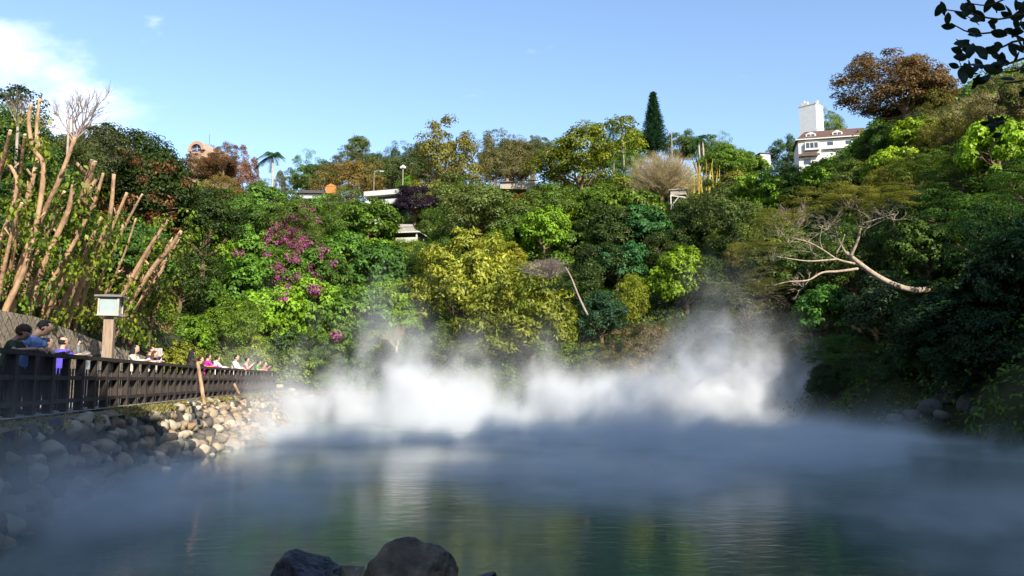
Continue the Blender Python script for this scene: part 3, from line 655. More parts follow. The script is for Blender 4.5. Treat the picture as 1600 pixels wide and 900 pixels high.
def smooth_poly(P, n=4):
    out = []
    for i in range(len(P) - 1):
        p0 = P[max(i - 1, 0)]; p1 = P[i]; p2 = P[i + 1]; p3 = P[min(i + 2, len(P) - 1)]
        for k in range(n):
            t = k / n
            out.append(.5 * ((2 * p1) + (p2 - p0) * t + (2 * p0 - 5 * p1 + 4 * p2 - p3) * t * t + (3 * p1 - p0 - 3 * p2 + p3) * t ** 3))
    out.append(P[-1]); return out
def lerp_list(v, n):
    return [float(q) for q in np.interp(np.linspace(0, 1, n), np.linspace(0, 1, len(v)), v)]

# ------------------------------------------------------------------ stone wall behind the walk
m, nt, p = new_mat('wall_stones')
uv = N(nt, 'ShaderNodeUVMap'); mp = N(nt, 'ShaderNodeMapping'); mp.inputs['Rotation'].default_value = (0, 0, R(45)); mp.inputs['Scale'].default_value = (1, 1, 1)
br = N(nt, 'ShaderNodeTexBrick'); br.offset = 0.5; br.inputs['Scale'].default_value = 2.3; br.inputs['Mortar Size'].default_value = 0.035; br.inputs['Mortar Smooth'].default_value = .5
br.inputs['Brick Width'].default_value = .85; br.inputs['Row Height'].default_value = .75
br.inputs['Color1'].default_value = (.33, .265, .18, 1); br.inputs['Color2'].default_value = (.24, .19, .125, 1); br.inputs['Mortar'].default_value = (.075, .06, .045, 1)
nd_ = N(nt, 'ShaderNodeTexNoise'); nd_.inputs['Scale'].default_value = 2.5; nd_.inputs['Detail'].default_value = 3
va = N(nt, 'ShaderNodeVectorMath', operation='MULTIPLY_ADD'); va.inputs[1].default_value = (.22, .22, 0)
nt.links.new(uv.outputs[0], mp.inputs[0]); nt.links.new(mp.outputs[0], nd_.inputs['Vector']); nt.links.new(nd_.outputs['Color'], va.inputs[0]); nt.links.new(mp.outputs[0], va.inputs[2])
nt.links.new(va.outputs[0], br.inputs['Vector'])
ns = N(nt, 'ShaderNodeTexNoise'); ns.inputs['Scale'].default_value = 9; ns.inputs['Detail'].default_value = 8; nt.links.new(uv.outputs[0], ns.inputs['Vector'])
mr = N(nt, 'ShaderNodeMapRange'); mr.inputs[1].default_value = .3; mr.inputs[2].default_value = .7; mr.inputs[3].default_value = .55; mr.inputs[4].default_value = 1.35; nt.links.new(ns.outputs[0], mr.inputs[0])
vs = N(nt, 'ShaderNodeVectorMath', operation='SCALE'); nt.links.new(br.outputs[0], vs.inputs[0]); nt.links.new(mr.outputs[0], vs.inputs['Scale']); nt.links.new(vs.outputs[0], p.inputs['Base Color'])
p.inputs['Roughness'].default_value = .9
bh = N(nt, 'ShaderNodeMath', operation='MULTIPLY_ADD'); nt.links.new(br.outputs['Fac'], bh.inputs[0]); bh.inputs[1].default_value = -2.2; nt.links.new(ns.outputs[0], bh.inputs[2])
bm_ = N(nt, 'ShaderNodeBump'); bm_.inputs['Strength'].default_value = .9; bm_.inputs['Distance'].default_value = .025; nt.links.new(bh.outputs[0], bm_.inputs['Height']); nt.links.new(bm_.outputs[0], p.inputs['Normal'])
M_wall = m
wy = np.arange(-8, 43.1, 1.0); V = []; UV = []; u = 0; last = None
for y in wy:
    x = float(fence_x(y)) - 3.30; topz = 1.92 - 0.075 * max(0, y - 24) - .9 * max(0, (y - 39) / 4)
    if last is not None: u += math.hypot(x - last[0], y - last[1])
    last = (x, y)
    V += [(x, y, -.85), (x - .32, y, topz), (x - 1.0, y, topz + .06)]
    UV += [(u, -.85), (u, topz), (u, topz + .4)]
Fc = []
for i in range(len(wy) - 1):
    a = 3 * i; Fc += [(a, a + 3, a + 4, a + 1), (a + 1, a + 4, a + 5, a + 2)]
e_ = len(V) - 3; V += [(V[e_][0] - 1.2, V[e_][1] + .2, -.85), (V[e_][0] - 1.2, V[e_][1] + .2, V[e_ + 1][2])]; UV += [(u + 1.2, -.85), (u + 1.2, .6)]
Fc.append((e_, e_ + 3, e_ + 4, e_ + 1))
me = bpy.data.meshes.new('retaining_wall'); me.from_pydata(V, [], Fc); uvl = me.uv_layers.new(name='UVMap')
for l in me.loops: uvl.data[l.index].uv = UV[l.vertex_index]
o = link('retaining_wall', me, M_wall)
tag(o, 'sunlit tan stone retaining wall laid in diamond pattern behind the walkway', 'wall')
# litter on the slope above the wall
mb = MB(); ys = np.arange(-8, 46, .7); ss = [3.95, 4.6, 5.4, 6.4, 7.6, 9, 11, 13.5]
rows = []
for y in ys:
    for s in ss:
        x = float(fence_x(y)) - s / .98
        rows.append((x, y, float(terrain(x, y)) + .03 + .09 * mnoise.noise((x * 1.7, y * 1.7, 0))))
k = len(ss); fs = [(i * k + j, i * k + j + 1, (i + 1) * k + j + 1, (i + 1) * k + j) for i in range(len(ys) - 1) for j in range(k - 1)]
mb.add(rows, fs); tag(mb.build('leaf_litter', M_litter, smooth=True), 'dry fallen leaves on the slope above the stone wall', kind='stuff')

# ------------------------------------------------------------------ stone embankment under the fence
FTY = [2., 4., 8., 12.5, 17., 22., 24.5, 28., 32.6, 36., 40., 46., 50., 53.]; FTX = [-5.0, -5.3, -6.3, -7.25, -8.3, -9.2, -9.0, -8.7, -9.6, -10.2, -11.3, -12.4, -12.2, -9.]
def foot_x(y): return np.interp(y, FTY, FTX)
emb = empty('stone_embankment', (-9, 20, WATER), 0, 'embankment of round mortared boulders under the dark fence, sunlit at its far end', 'embankment')
M_core = surf('embankment_earth', (.12, .10, .075), (.05, .042, .033), scale=2, rough=.95, bump=.8)
V = []; k = 8; ys = np.arange(2, 53, .6)
for y in ys:
    xt = float(fence_x(y)) + .72; xf = float(foot_x(y)) + .1
    for j in range(k):
        t_ = j / (k - 1); x = xt + (xf - xt) * t_; z = -.76 + (WATER - .35 + .76) * t_ ** .85
        V.append((x + .08 * mnoise.noise((x, y * 2, z * 2)), y, z))
mb = MB(); mb.add(V, [(i * k + j, (i + 1) * k + j, (i + 1) * k + j + 1, i * k + j + 1) for i in range(len(ys) - 1) for j in range(k - 1)])
o = mb.build('earth_core', M_core, emb, smooth=True); o.location = -emb.location
m, nt, p = new_mat('boulder_stone')
a = N(nt, 'ShaderNodeAttribute', attribute_name='v'); r = N(nt, 'ShaderNodeValToRGB'); cr = r.color_ramp
cr.elements[0].position = 0; cr.elements[0].color = (.06, .055, .05, 1); cr.elements[1].position = 1; cr.elements[1].color = (.52, .45, .34, 1)
for ps, cc in ((.25, (.15, .13, .105, 1)), (.45, (.36, .28, .19, 1)), (.62, (.34, .21, .11, 1)), (.72, (.42, .35, .25, 1))):
    e = cr.elements.new(ps); e.color = cc
nt.links.new(a.outputs['Fac'], r.inputs[0])
tcn = N(nt, 'ShaderNodeTexCoord'); ns = N(nt, 'ShaderNodeTexNoise'); ns.inputs['Scale'].default_value = 4; ns.inputs['Detail'].default_value = 9; ns.inputs['Roughness'].default_value = .65
nt.links.new(tcn.outputs['Object'], ns.inputs['Vector'])
mr = N(nt, 'ShaderNodeMapRange'); mr.inputs[1].default_value = .3; mr.inputs[2].default_value = .7; mr.inputs[3].default_value = .55; mr.inputs[4].default_value = 1.05; nt.links.new(ns.outputs[0], mr.inputs[0])
vs = N(nt, 'ShaderNodeVectorMath', operation='SCALE'); nt.links.new(r.outputs[0], vs.inputs[0]); nt.links.new(mr.outputs[0], vs.inputs['Scale']); nt.links.new(vs.outputs[0], p.inputs['Base Color'])
b = N(nt, 'ShaderNodeBump'); b.inputs['Strength'].default_value = .5; b.inputs['Distance'].default_value = .04; nt.links.new(ns.outputs[0], b.inputs['Height']); nt.links.new(b.outputs[0], p.inputs['Normal'])
p.inputs['Roughness'].default_value = .85; M_boulder = m
ico = bmesh.new(); bmesh.ops.create_icosphere(ico, subdivisions=3, radius=1); ico.verts.ensure_lookup_table()
IV = np.array([v.co[:] for v in ico.verts]); IF = np.array([[v.index for v in f.verts] for f in ico.faces]); ico.free()
ico = bmesh.new(); bmesh.ops.create_icosphere(ico, subdivisions=2, radius=1); ico.verts.ensure_lookup_table()
IV2 = np.array([v.co[:] for v in ico.verts]); IF2 = np.array([[v.index for v in f.verts] for f in ico.faces]); ico.free()
def rock_pts(seed, size, sub=IV, sharp=.10):
    r_ = np.random.default_rng(seed); off = r_.uniform(0, 50, 3)
    n_ = np.array([mnoise.noise(Vector(v * .9 + off)) for v in sub]); n2_ = np.array([mnoise.noise(Vector(v * 2.3 + off)) for v in sub])
    P = sub * (1 + .38 * n_ + .12 * n2_)[:, None]
    for k in range(9):      # flat facets
        d = r_.normal(size=3); d /= np.linalg.norm(d); c = r_.uniform(.60, .88); h = P @ d
        P -= np.outer(np.maximum(0, h - c) * (1 - sharp), d)
    sc = np.array(size) * r_.uniform(.85, 1.15, 3); P = P * sc
    a_, b_ = r_.uniform(0, 6.28), r_.uniform(-.5, .5)
    Rm = np.array(Matrix.Rotation(a_, 3, 'Z') @ Matrix.Rotation(b_, 3, 'X')); return P @ Rm.T
rocks = []; rr = np.random.default_rng(12); sd_ = 0
y = 3.0
while y < 52.5:
    xt = float(fence_x(y)) + .68; xf = float(foot_x(y)); n_ = max(4, int(math.hypot(xf - xt, 1.6) / .33)); stp = .40
    for j in range(n_ + 1):
        t_ = (j + .25) / n_; t2 = max(0.0, t_ + rr.uniform(-.06, .06)); x = xt + (xf - xt) * t2; z = -.80 + (WATER + .70) * t2 ** .85
        s_ = rr.uniform(.10, .19) * (1.0 + .25 * t_) * (1.3 if rr.uniform() < .15 else 1)
        rocks.append((x + rr.uniform(-.05, .05), y + rr.uniform(-.12, .12) + (.2 if j % 2 else 0), z, s_, rr.uniform(0, 1)))
    y += stp
rocks.sort(key=lambda q: -(q[3] / math.hypot(q[0], q[1])) if q[1] > 11 else 1)
bv, bf, ba, off = [], [], [], 0
for i, (x, y, z, s_, tone) in enumerate(rocks):
    big = i < 100; sub, fc = (IV, IF) if big else (IV2, IF2)
    P = rock_pts(100 + i, (s_ * 1.15, s_ * 1.25, s_ * .95), sub)
    if big:
        me = np_mesh('boulder', P, fc, np.full(len(fc), tone)); o = link('boulder', me, M_boulder, emb, smooth=True); o.location = Vector((x, y, z)) - emb.location
    else:
        bv.append(P + np.array([x, y, z])); bf.append(fc + off); off += len(P); ba.append(np.full(len(fc), tone))
o = link('boulder', np_mesh('boulder', np.concatenate(bv), np.concatenate(bf), np.concatenate(ba)), M_boulder, emb, smooth=True); o.location = -emb.location; o['kind'] = 'stuff'
# dry grass on the ledge
def blades(xs, ys_, zs, L, W, seed, lean=.5):
    r_ = np.random.default_rng(seed); n = len(xs); P = np.stack([xs, ys_, zs], 1)
    a_ = r_.uniform(0, 6.28, n); d = np.stack([np.cos(a_) * lean * r_.uniform(.2, 1, n), np.sin(a_) * lean * r_.uniform(.2, 1, n), np.ones(n)], 1); l = (L * r_.uniform(.5, 1.3, n))[:, None]
    s_ = np.stack([-np.sin(a_), np.cos(a_), np.zeros(n)], 1) * W
    V = np.stack([P - s_, P + s_, P + d * l * .6 + s_ * .7, P + d * l * np.array([1.3, 1.3, .8])], 1).reshape(-1, 3)
    return V, np.arange(4 * n).reshape(-1, 4), r_.uniform(0, 1, n)
n = 9000; yy = rng.uniform(4, 47, n); xx = fence_x(yy) + rng.uniform(-.15, .95, n)
keep = np.array([mnoise.noise((float(a_) * .9, float(b_) * .6, 5)) for a_, b_ in zip(xx, yy)]) > -.12; xx, yy = xx[keep], yy[keep]
V, Q, A_ = blades(xx, yy, np.full(len(xx), -.76) - np.clip(xx - fence_x(yy) - .7, 0, 1) * .5, .13, .012, 3, .9)
o = link('ledge_grass', np_mesh('ledge_grass', V, Q, A_), M_leaf); o.color = (.22, .20, .06, 1); tag(o, 'short dry grass along the ledge under the fence', kind='stuff')
V = []; ys = np.arange(2, 53, .5)
for y in ys:
    for sft in (-.3, .1, .45, .82): V.append((float(fence_x(y)) + sft, y, -.70 + .03 * mnoise.noise((y, sft * 3, 2)) - (.07 if sft > .8 else 0)))
mb = MB(); mb.add(V, [(i * 4 + j, i * 4 + j + 1, (i + 1) * 4 + j + 1, (i + 1) * 4 + j) for i in range(len(ys) - 1) for j in range(3)])
tag(mb.build('ledge_soil', surf('ledge_earth', (.28, .21, .12), (.12, .09, .05), scale=4, rough=.95, bump=.6), smooth=True), kind='structure')

# ------------------------------------------------------------------ fence
def arc_samples(step, y0, y1):
    ys = np.linspace(y0, y1, 800); xs = fence_x(ys); d = np.concatenate([[0], np.cumsum(np.hypot(np.diff(xs), np.diff(ys)))])
    n = int(d[-1] / step); t_ = np.linspace(0, d[-1], n + 1)
    return [Vector((float(np.interp(q, d, xs)), float(np.interp(q, d, ys)), 0)) for q in t_]
fe = empty('wooden_fence', (float(fence_x(20)), 20, PATH), 0, 'long dark wooden fence with wide handrail running along the pond walkway', 'fence')
fp = arc_samples(1.8, 5.2, 46.4)
def fpart(name, mb): o = mb.build(name, M_wood, fe); o.location = -fe.location; return o
RT = .56
for i, p0 in enumerate(fp):
    d = (fp[min(i + 1, len(fp) - 1)] - fp[max(i - 1, 0)]).normalized(); rz = math.atan2(d.y, d.x)
    mb = MB(); mb.box((p0.x, p0.y, (-.78 + RT - .09) / 2), (.15, .15, RT - .09 + .78), rz); fpart('post', mb)
    if i + 1 < len(fp):
        p1 = fp[i + 1]; L = (p1 - p0).length; c = (p0 + p1) / 2; rz = math.atan2((p1 - p0).y, (p1 - p0).x); nrm = Vector((-math.sin(rz), math.cos(rz), 0))
        mb = MB(); mb.box((c.x, c.y, RT - .045), (L - .004, .20, .085), rz); fpart('handrail', mb)
        mb = MB()
        cr_ = c - nrm * .03
        for zc in (.06, -.42): mb.box((cr_.x, cr_.y, zc), (L - .155, .055, .085), rz)
        mb.box((c.x, c.y, (-.74 + RT - .095) / 2), (.12, .125, RT - .095 + .74), rz)
        for half in (0, 1):
            for q in range(4):
                u_ = (-.5 + (half * .5) + (q + 1) * .1) * L; cc = c + (p1 - p0).normalized() * u_ - nrm * -.035
                mb.box((cc.x, cc.y, -.17), (.032, .03, .86), rz)
        fpart('slat_panel', mb)
mb = MB(); P_ = at(309, 566, 24.6); P2 = at(319.5, 633, 24.0)
mb.tube([P_, (P_ + P2) / 2, P2], [.05, .055, .055], 8); tag(mb.build('wooden_pole', M_cutbark), 'pale wooden pole leaning against the dark fence', 'pole')
mb = MB(); P_ = at(366, 600, 33); P2 = at(374, 616, 32.6); mb.tube([P_, P2], .05, 7); tag(mb.build('wooden_pole', M_cutbark), 'short tan stick leaning low against the far end of the fence', 'pole')

# ------------------------------------------------------------------ lamp
lp = at(166, 595, 20.1); lamp = empty('lamp_post', (lp.x, lp.y, PATH), R(14), 'square wooden lamp post with white glass lantern beside the fence', 'lamp')
mb = MB(); mb.box((0, 0, 1.1), (.235, .235, 2.2)); mb.build('post', M_postwood, lamp)
mb = MB(); mb.box((0, 0, 2.245), (.15, .15, .09)); mb.box((0, 0, 2.31), (.50, .50, .04)); mb.build('lantern_base', M_trim, lamp)
M_lframe = surf('lantern_frame', (.50, .42, .32), (.40, .33, .25), scale=6, rough=.7)
mb = MB()
for sx_ in (-1, 1):
    for sy_ in (-1, 1): mb.box((sx_ * .225, sy_ * .225, 2.545), (.045, .045, .43))
for sy_ in (-1, 1):
    mb.box((0, sy_ * .225, 2.35), (.405, .04, .035)); mb.box((0, sy_ * .225, 2.742), (.405, .04, .035)); mb.box((sy_ * .225, 0, 2.35), (.04, .405, .035)); mb.box((sy_ * .225, 0, 2.742), (.04, .405, .035))
mb.build('lantern_frame', M_lframe, lamp)
M_frost = surf('frosted_glass', (.34, .41, .42), (.28, .35, .37), scale=2, rough=.25, spec=.6)
for sx_, sy_ in ((0, -1), (0, 1), (-1, 0), (1, 0)):
    mb = MB(); mb.box((sx_ * .218, sy_ * .218, 2.546), (.40 if sx_ == 0 else .008, .40 if sy_ == 0 else .008, .352)); mb.build('glass_pane', M_frost, lamp)
mb = MB(); mb.box((0, 0, 2.785), (.64, .64, .045)); mb.add([(-.30, -.30, 2.809), (.30, -.30, 2.809), (.30, .30, 2.809), (-.30, .30, 2.809), (0, 0, 2.86)], [(0, 1, 4), (1, 2, 4), (2, 3, 4), (3, 0, 4)]); mb.build('lantern_roof', surf('lantern_roof', (.22, .20, .19), rough=.7), lamp)
# notice board behind the people
bp = at(239, 595, 27.5); bd = empty('notice_board', (bp.x - .75, bp.y + 1.8, PATH), R(-20), 'blank pale grey board standing on the walkway behind the leaning couple', 'board')
mb = MB(); mb.box((0, 0, 1.45), (.52, .05, .8)); mb.build('board', M_trim, bd)
mb = MB(); mb.box((-.2, .045, .92), (.05, .04, 1.85)); mb.box((.2, .045, .92), (.05, .04, 1.85)); mb.build('leg', M_conc, bd)

# ------------------------------------------------------------------ cut-back trees leaning over the wall
def ground_hit(px, py, y0=9, y1=60):
    d = ray(px, py); Y = y0
    while Y < y1:
        q = d * (Y / d.y)
        s = (float(fence_x(q.y)) - q.x) * .98
        if s > 3.6 and q.z < float(terrain(q.x, q.y)) + .05: return q
        Y += .15
    return d * (24 / d.y)
STEMS = [  # pixels from the ground up, width in pixels, words
 ([(5, 440), (20, 385), (43, 313), (55, 263)], 12, 'thick cut trunk at far left ending bluntly under a curved stem'),
 ([(12, 476), (38, 420), (58, 345), (68, 262), (52, 232), (45, 192), (49, 163)], 10, 'tallest cut trunk with an S-shaped bend at its top'),
 ([(2, 420), (22, 370), (45, 300), (60, 240), (57, 205), (62, 155)], 9, 'straight cut trunk crossing the S-bent one with its tip highest'),
 ([(20, 478), (34, 410), (60, 350), (92, 282), (117, 216)], 11, 'long slim leaning trunk topped by bare twigs'),
 ([(70, 488), (98, 425), (121, 349), (133, 298), (146, 252)], 17, 'thickest cut trunk, blunt top with a stub pointing right'),
 ([(52, 482), (90, 425), (130, 352), (150, 308), (161, 272)], 8, 'slim cut trunk behind the thickest one, left half of a fork'),
 ([(108, 498), (128, 440), (150, 390), (171, 340), (178, 273)], 10, 'cut trunk ending in a vertical tip right of the fork'),
 ([(45, 486), (66, 420), (86, 375), (107, 328), (114, 290)], 12, 'knobbly cut trunk between the slim twiggy one and the thickest'),
 ([(165, 515), (195, 455), (228, 395), (262, 345)], 9, 'cut trunk above the lamp, upper one of the right-hand bundle'),
 ([(180, 520), (205, 470), (238, 420), (262, 392), (283, 362)], 11, 'longest right-leaning cut trunk of the bundle beyond the lamp'),
 ([(205, 524), (222, 480), (248, 430), (280, 371)], 9, 'right-hand lower cut trunk of the bundle beyond the lamp'),
 ([(190, 505), (205, 450), (230, 398), (254, 352)], 8, 'cut trunk in the middle of the right-hand bundle'),
 ([(120, 500), (142, 430), (168, 372), (198, 302)], 8, 'slender cut trunk rising left above the lamp'),
 ([(148, 470), (172, 400), (205, 335), (222, 304)], 6, 'thin cut stem ending at the dark tree edge'),
 ([(0, 385), (20, 322), (26, 280), (8, 248)], 8, 'kinked cut stem at the left edge bending back left'),
 ([(-5, 300), (6, 250), (16, 205)], 9, 'short stout cut stem at the upper left edge'),
 ([(90, 492), (120, 430), (138, 385), (158, 340)], 9, 'cut trunk with small side shoots left of the lamp'),
 ([(30, 300), (34, 250), (39, 211)], 8, 'stubby cut stem standing behind the S-bent trunk'),
 ([(212, 525), (228, 470), (243, 420)], 6, 'thin straight cut stem at the foot of the right-hand bundle'),
 ([(140, 455), (160, 395), (185, 330)], 7, 'thin stem crossing behind the vertical-tipped trunk'),
 ([(60, 400), (84, 330), (100, 300)], 7, 'thin half-hidden cut stem behind the twiggy trunk'),
 ([(225, 500), (236, 450), (252, 402), (268, 375)], 6, 'thin outermost cut stem on the right of the bundle'),
 ([(10, 470), (16, 420), (24, 380), (26, 340)], 7, 'upright thin cut stem in the far left clump'),
 ([(85, 478), (104, 420), (124, 370), (136, 318)], 6, 'slim cut stem just left of the thickest trunk top'),
 ([(34, 470), (52, 410), (78, 360), (96, 325)], 6, 'slim dim cut stem between the tallest and the slim twiggy trunk'),
 ([(100, 488), (112, 440), (126, 400), (134, 372)], 5, 'thin short cut stem under the thickest trunk'),
 ([(130, 500), (156, 440), (176, 395), (192, 352)], 6, 'slim cut stem over the lantern, left of the right-hand bundle'),
 ([(155, 490), (176, 440), (196, 392), (212, 342)], 5, 'thin cut stem crossing the slender one above the lantern'),
 ([(176, 505), (200, 452), (226, 404), (246, 366)], 6, 'slim cut stem inside the right-hand bundle, second from its left'),
 ([(196, 522), (216, 476), (238, 436), (256, 408)], 6, 'short cut stem low inside the right-hand bundle'),
 ([(22, 440), (40, 392), (52, 350), (58, 318)], 6, 'dim cut stem low behind the straight crossing trunk'),
 ([(-4, 470), (6, 420), (20, 360), (34, 318)], 8, 'leaning cut stem entering from the bottom left edge'),
 ([(66, 488), (80, 452), (92, 420), (104, 402)], 5, 'short thin leaning stem on the wall top left of the thickest base'),
 ([(146, 508), (160, 468), (176, 440), (186, 424)], 5, 'short stem just behind the lantern roof'),
 ([(232, 520), (246, 480), (258, 452), (272, 432)], 5, 'low thin stem at the outer right of the bundle'),
]
rs = random.Random(4)
for i, (pp, w, words_) in enumerate(STEMS):
    g = ground_hit(pp[0][0], pp[0][1]) if i not in (14, 15, 17, 20) else None
    Yb = g.y if g else [24, 22, 30, 27][(14, 15, 17, 20).index(i)]
    Yt = Yb - rs.uniform(.3, 1.6)
    P = px_poly(pp, [Yb + (Yt - Yb) * k / (len(pp) - 1) for k in range(len(pp))])
    if g is None:
        q = P[0]; P = [Vector((q.x - .5, q.y + .8, float(terrain(q.x - .5, q.y + .8)) - .2))] + P
    else: P = [P[0] + Vector((-.15, .1, -.35))] + P
    S_ = smooth_poly(P, 5); rad = w * .74 * Yb / F / 2
    rad_ = [r0_ * (1 + .16 * mnoise.noise((k * .7, i * 3.1, 0))) for k, r0_ in enumerate(lerp_list([rad * 1.5, rad * 1.2, rad, rad * .9, rad * .72], len(S_)))]
    t = empty('pruned_tree', P[0], 0, words_, 'tree', 'cut-back trees leaning over the walkway wall')
    mb = MB(); rel = [q - P[0] for q in S_]; mb.tube(rel, rad_, 9)
    for k in range(rs.randint(2, 4)):
        j = rs.randint(len(rel) // 3, len(rel) - 2); dv = (rel[-1] - rel[-2]).normalized(); sd2 = Vector((rs.uniform(-1, 1), rs.uniform(-1, .3), rs.uniform(.2, .8))).normalized()
        mb.tube([rel[j], rel[j] + (dv * .5 + sd2) * rad * rs.uniform(2, 5)], [rad * .5, rad * .35], 6)
    mb.build('trunk', M_cutbark, t, smooth=True)
    mc = MB(); dv = (rel[-1] - rel[-2]).normalized(); mc.tube([rel[-1], rel[-1] + dv * .025], rad_[-1] * 1.02, 9); mc.build('cut_face', M_cutwood, t)
    cs_ = []
    for k in range(1 if i % 2 else 3):
        j = rs.randint(len(rel) // 4, len(rel) - 1); b0 = rel[j] + Vector((rs.uniform(-.3, .5), rs.uniform(-.2, .6), rs.uniform(-.3, .3)))
        cs_ += [tuple(b0 + Vector((rs.gauss(0, .4), rs.gauss(0, .4), rs.gauss(0, .3)))) for _ in range(4)]
    o = link('foliage', np_mesh('foliage', *sprays(cs_, .38, 26, .17, .10, 40 + i, .7)), M_leaf, t); o.color = (.13 * rs.uniform(.7, 1.3), .18, .018, 1)
    if i == 3:
        tw = twig_crown('twigs', 5, n0=6, spread=.9, levels=4, r0=.022, up=.2, L0=.40, kids=(2, 4)); o = link('twigs', tw, M_greytwig, t); o.scale = (1.5, 1.5, 1.5); o.location = rel[-1] + Vector((0, 0, 1.15))
def bare(px, py, rpx, Y, seed, label, mat, cat='tree', name='bare_tree', sc=(1, 1, 1), trunk=None, cluster=None, **kw):
    q, r = locate(px, py, rpx, 0.8, Y, 30); base = q + Vector((0, 0, -.8 * r * sc[2])); g = float(terrain(q.x, q.y))
    t = empty(name, (q.x, q.y, min(g, base.z)), random.uniform(0, 6.28) if trunk is None else 0, label, cat)
    o = link('crown', twig_crown('crown', seed, **kw), mat, t); o.scale = (r * sc[0], r * sc[1], r * sc[2]); o.location = (0, 0, q.z - t.location.z)
    if cat == 'shrub': t.location.z = base.z; o.location.z = .8 * r * sc[2]
    mb = MB()
    if trunk is None:
        if base.z > t.location.z + .1 and cat == 'tree': mb.tube([(0, 0, -.2), (.05 * r, 0, (base.z - t.location.z) / 2), (0, 0, base.z - t.location.z)], [r * .07, r * .06, r * .05], 7)
        else: mb.tube([(0, 0, -.3), (0, 0, .12 * r)], [r * .08, r * .06], 7)
    else:
        P = [p_ - t.location for p_ in px_poly(trunk, q.y)]; mb.tube(smooth_poly(P, 4), lerp_list([r * .035, r * .022], 4 * (len(P) - 1) + 1), 7)
    mb.build('trunk', mat, t, smooth=True); return t
bare(30, 168, 40, 30, 71, 'bare grey twiggy tree behind the S-bent trunk on the skyline', M_greytwig, n0=7, levels=4, kids=(2, 3), r0=.018, L0=.5)
bare(110, 160, 36, 32, 72, 'bare grey twiggy tree on the skyline left of the dark tree', M_greytwig, n0=7, levels=4, kids=(2, 3), r0=.018, L0=.5)
bare(1034, 268, 60, 86, 73, 'tan leafless dome-shaped tree below the tall pine', M_twig, n0=75, levels=4, kids=(3, 4), r0=.014, L0=.44, spread=1.5, sc=(1, 1, .85))
bare(858, 414, 50, 51, 74, 'grey-purple leafless umbrella tree on a leaning pale trunk', M_greytwig, n0=26, levels=4, kids=(3, 3), r0=.020, spread=1.35, sc=(1, 1, .5), trunk=[(918, 492), (905, 465), (893, 435), (884, 418)])
bare(1535, 165, 70, None, 75, 'pale leafless tangled tree on the skyline beside the russet tree', M_twig, n0=22, levels=4, kids=(3, 3), r0=.018, L0=.45, spread=1.4, sc=(1.1, 1, .62))
bare(1350, 262, 34, 78, 76, 'thin grey leafless tree under the white house', M_greytwig, n0=9, levels=3, r0=.03)
bare(1395, 300, 40, 62, 77, 'pale spreading leafless tree in the right-hand slope', M_palebark, n0=9, levels=3, r0=.03, kids=(2, 3))
bare(620, 520, 30, 52, 78, 'reddish bare twiggy bush at the left foot of the golden tree', M_twig, cat='shrub', name='bare_shrub', n0=12, levels=3, r0=.02)
bare(1240, 330, 46, 60, 79, 'fine-twigged grey leafless tree over the flat olive crowns', M_greytwig, n0=10, levels=4, kids=(2, 3), r0=.02, spread=1.2)
bare(1010, 575, 40, 49.5, 80, 'tan bare thicket at the pond edge in the steam', M_twig, cat='shrub', name='bare_shrub', n0=16, levels=3, r0=.018, spread=1.4, sc=(1.2, 1, .8))

# fallen-over white trunk with its flat crowns
hit = 34.5
t = empty('leaning_white_tree', at(1458, 452, hit + 1), 0, 'white-barked tree fallen over the pond, curved pale trunk with forked branches', 'tree')
def wb(name, pts, w0, w1, dy, mb):
    n_ = len(pts); P = smooth_poly([p_ - t.location for p_ in px_poly(pts, [hit + dy[0] + (dy[1] - dy[0]) * k / (n_ - 1) for k in range(n_)])], 5)
    mb.tube(P, [x * hit / F / 2 for x in lerp_list([w0, w1], len(P))], 8); return P
mb = MB()
wb('', [(1475, 446), (1452, 452), (1425, 453), (1395, 444), (1365, 428), (1338, 408), (1322, 395)], 12, 6.5, (1.5, -1), mb)
wb('', [(1322, 396), (1312, 378), (1306, 360)], 3.5, 1.2, (-1, -1), mb)
wb('', [(1329, 401), (1340, 376), (1347, 352), (1362, 345), (1398, 334)], 5, 1.2, (-1, -1.8), mb)
wb('', [(1347, 352), (1345, 338), (1338, 320)], 4, 1.5, (-1.6, -2.5), mb)
wb('', [(1340, 420), (1310, 424), (1285, 426), (1262, 438), (1232, 440), (1208, 446)], 4.5, 1, (-.8, -3), mb)
wb('', [(1335, 412), (1308, 405), (1285, 390), (1262, 378), (1238, 372)], 4, 1, (-1, -3.5), mb)
wb('', [(1308, 405), (1270, 408), (1245, 406), (1210, 400)], 3, .8, (-2, -4), mb)
wb('', [(1306, 397), (1314, 382), (1320, 366)], 3, 1.5, (-1.4, -1.8), mb)
wb('', [(1285, 390), (1281, 375), (1285, 352)], 2.5, 1, (-2, -2.6), mb)
mb.build('trunk', M_palebark, t, smooth=True)
tw0 = twig_crown('fine_twigs', 89, n0=5, levels=3, kids=(2, 3), r0=.022, spread=1.5, L0=.55)
for k, (px, py, dy_) in enumerate([(1400, 331, -1.8), (1306, 352, -1), (1338, 312, -2.5), (1200, 444, -3), (1232, 368, -3.5), (1204, 396, -4), (1285, 346, -2.6), (1255, 436, -1.6), (1270, 380, -2.4), (1352, 342, -1.6)]):
    o = bpy.data.objects.new('fine_twigs', tw0); COL.objects.link(o); o.parent = t
    if not tw0.materials: tw0.materials.append(M_palebark)
    o.location = at(px, py, hit + dy_) - t.location; o.scale = (.85, .7, .5); o.rotation_euler = (random.uniform(-.4, .4), (-.5 if px < 1340 else .4), k)
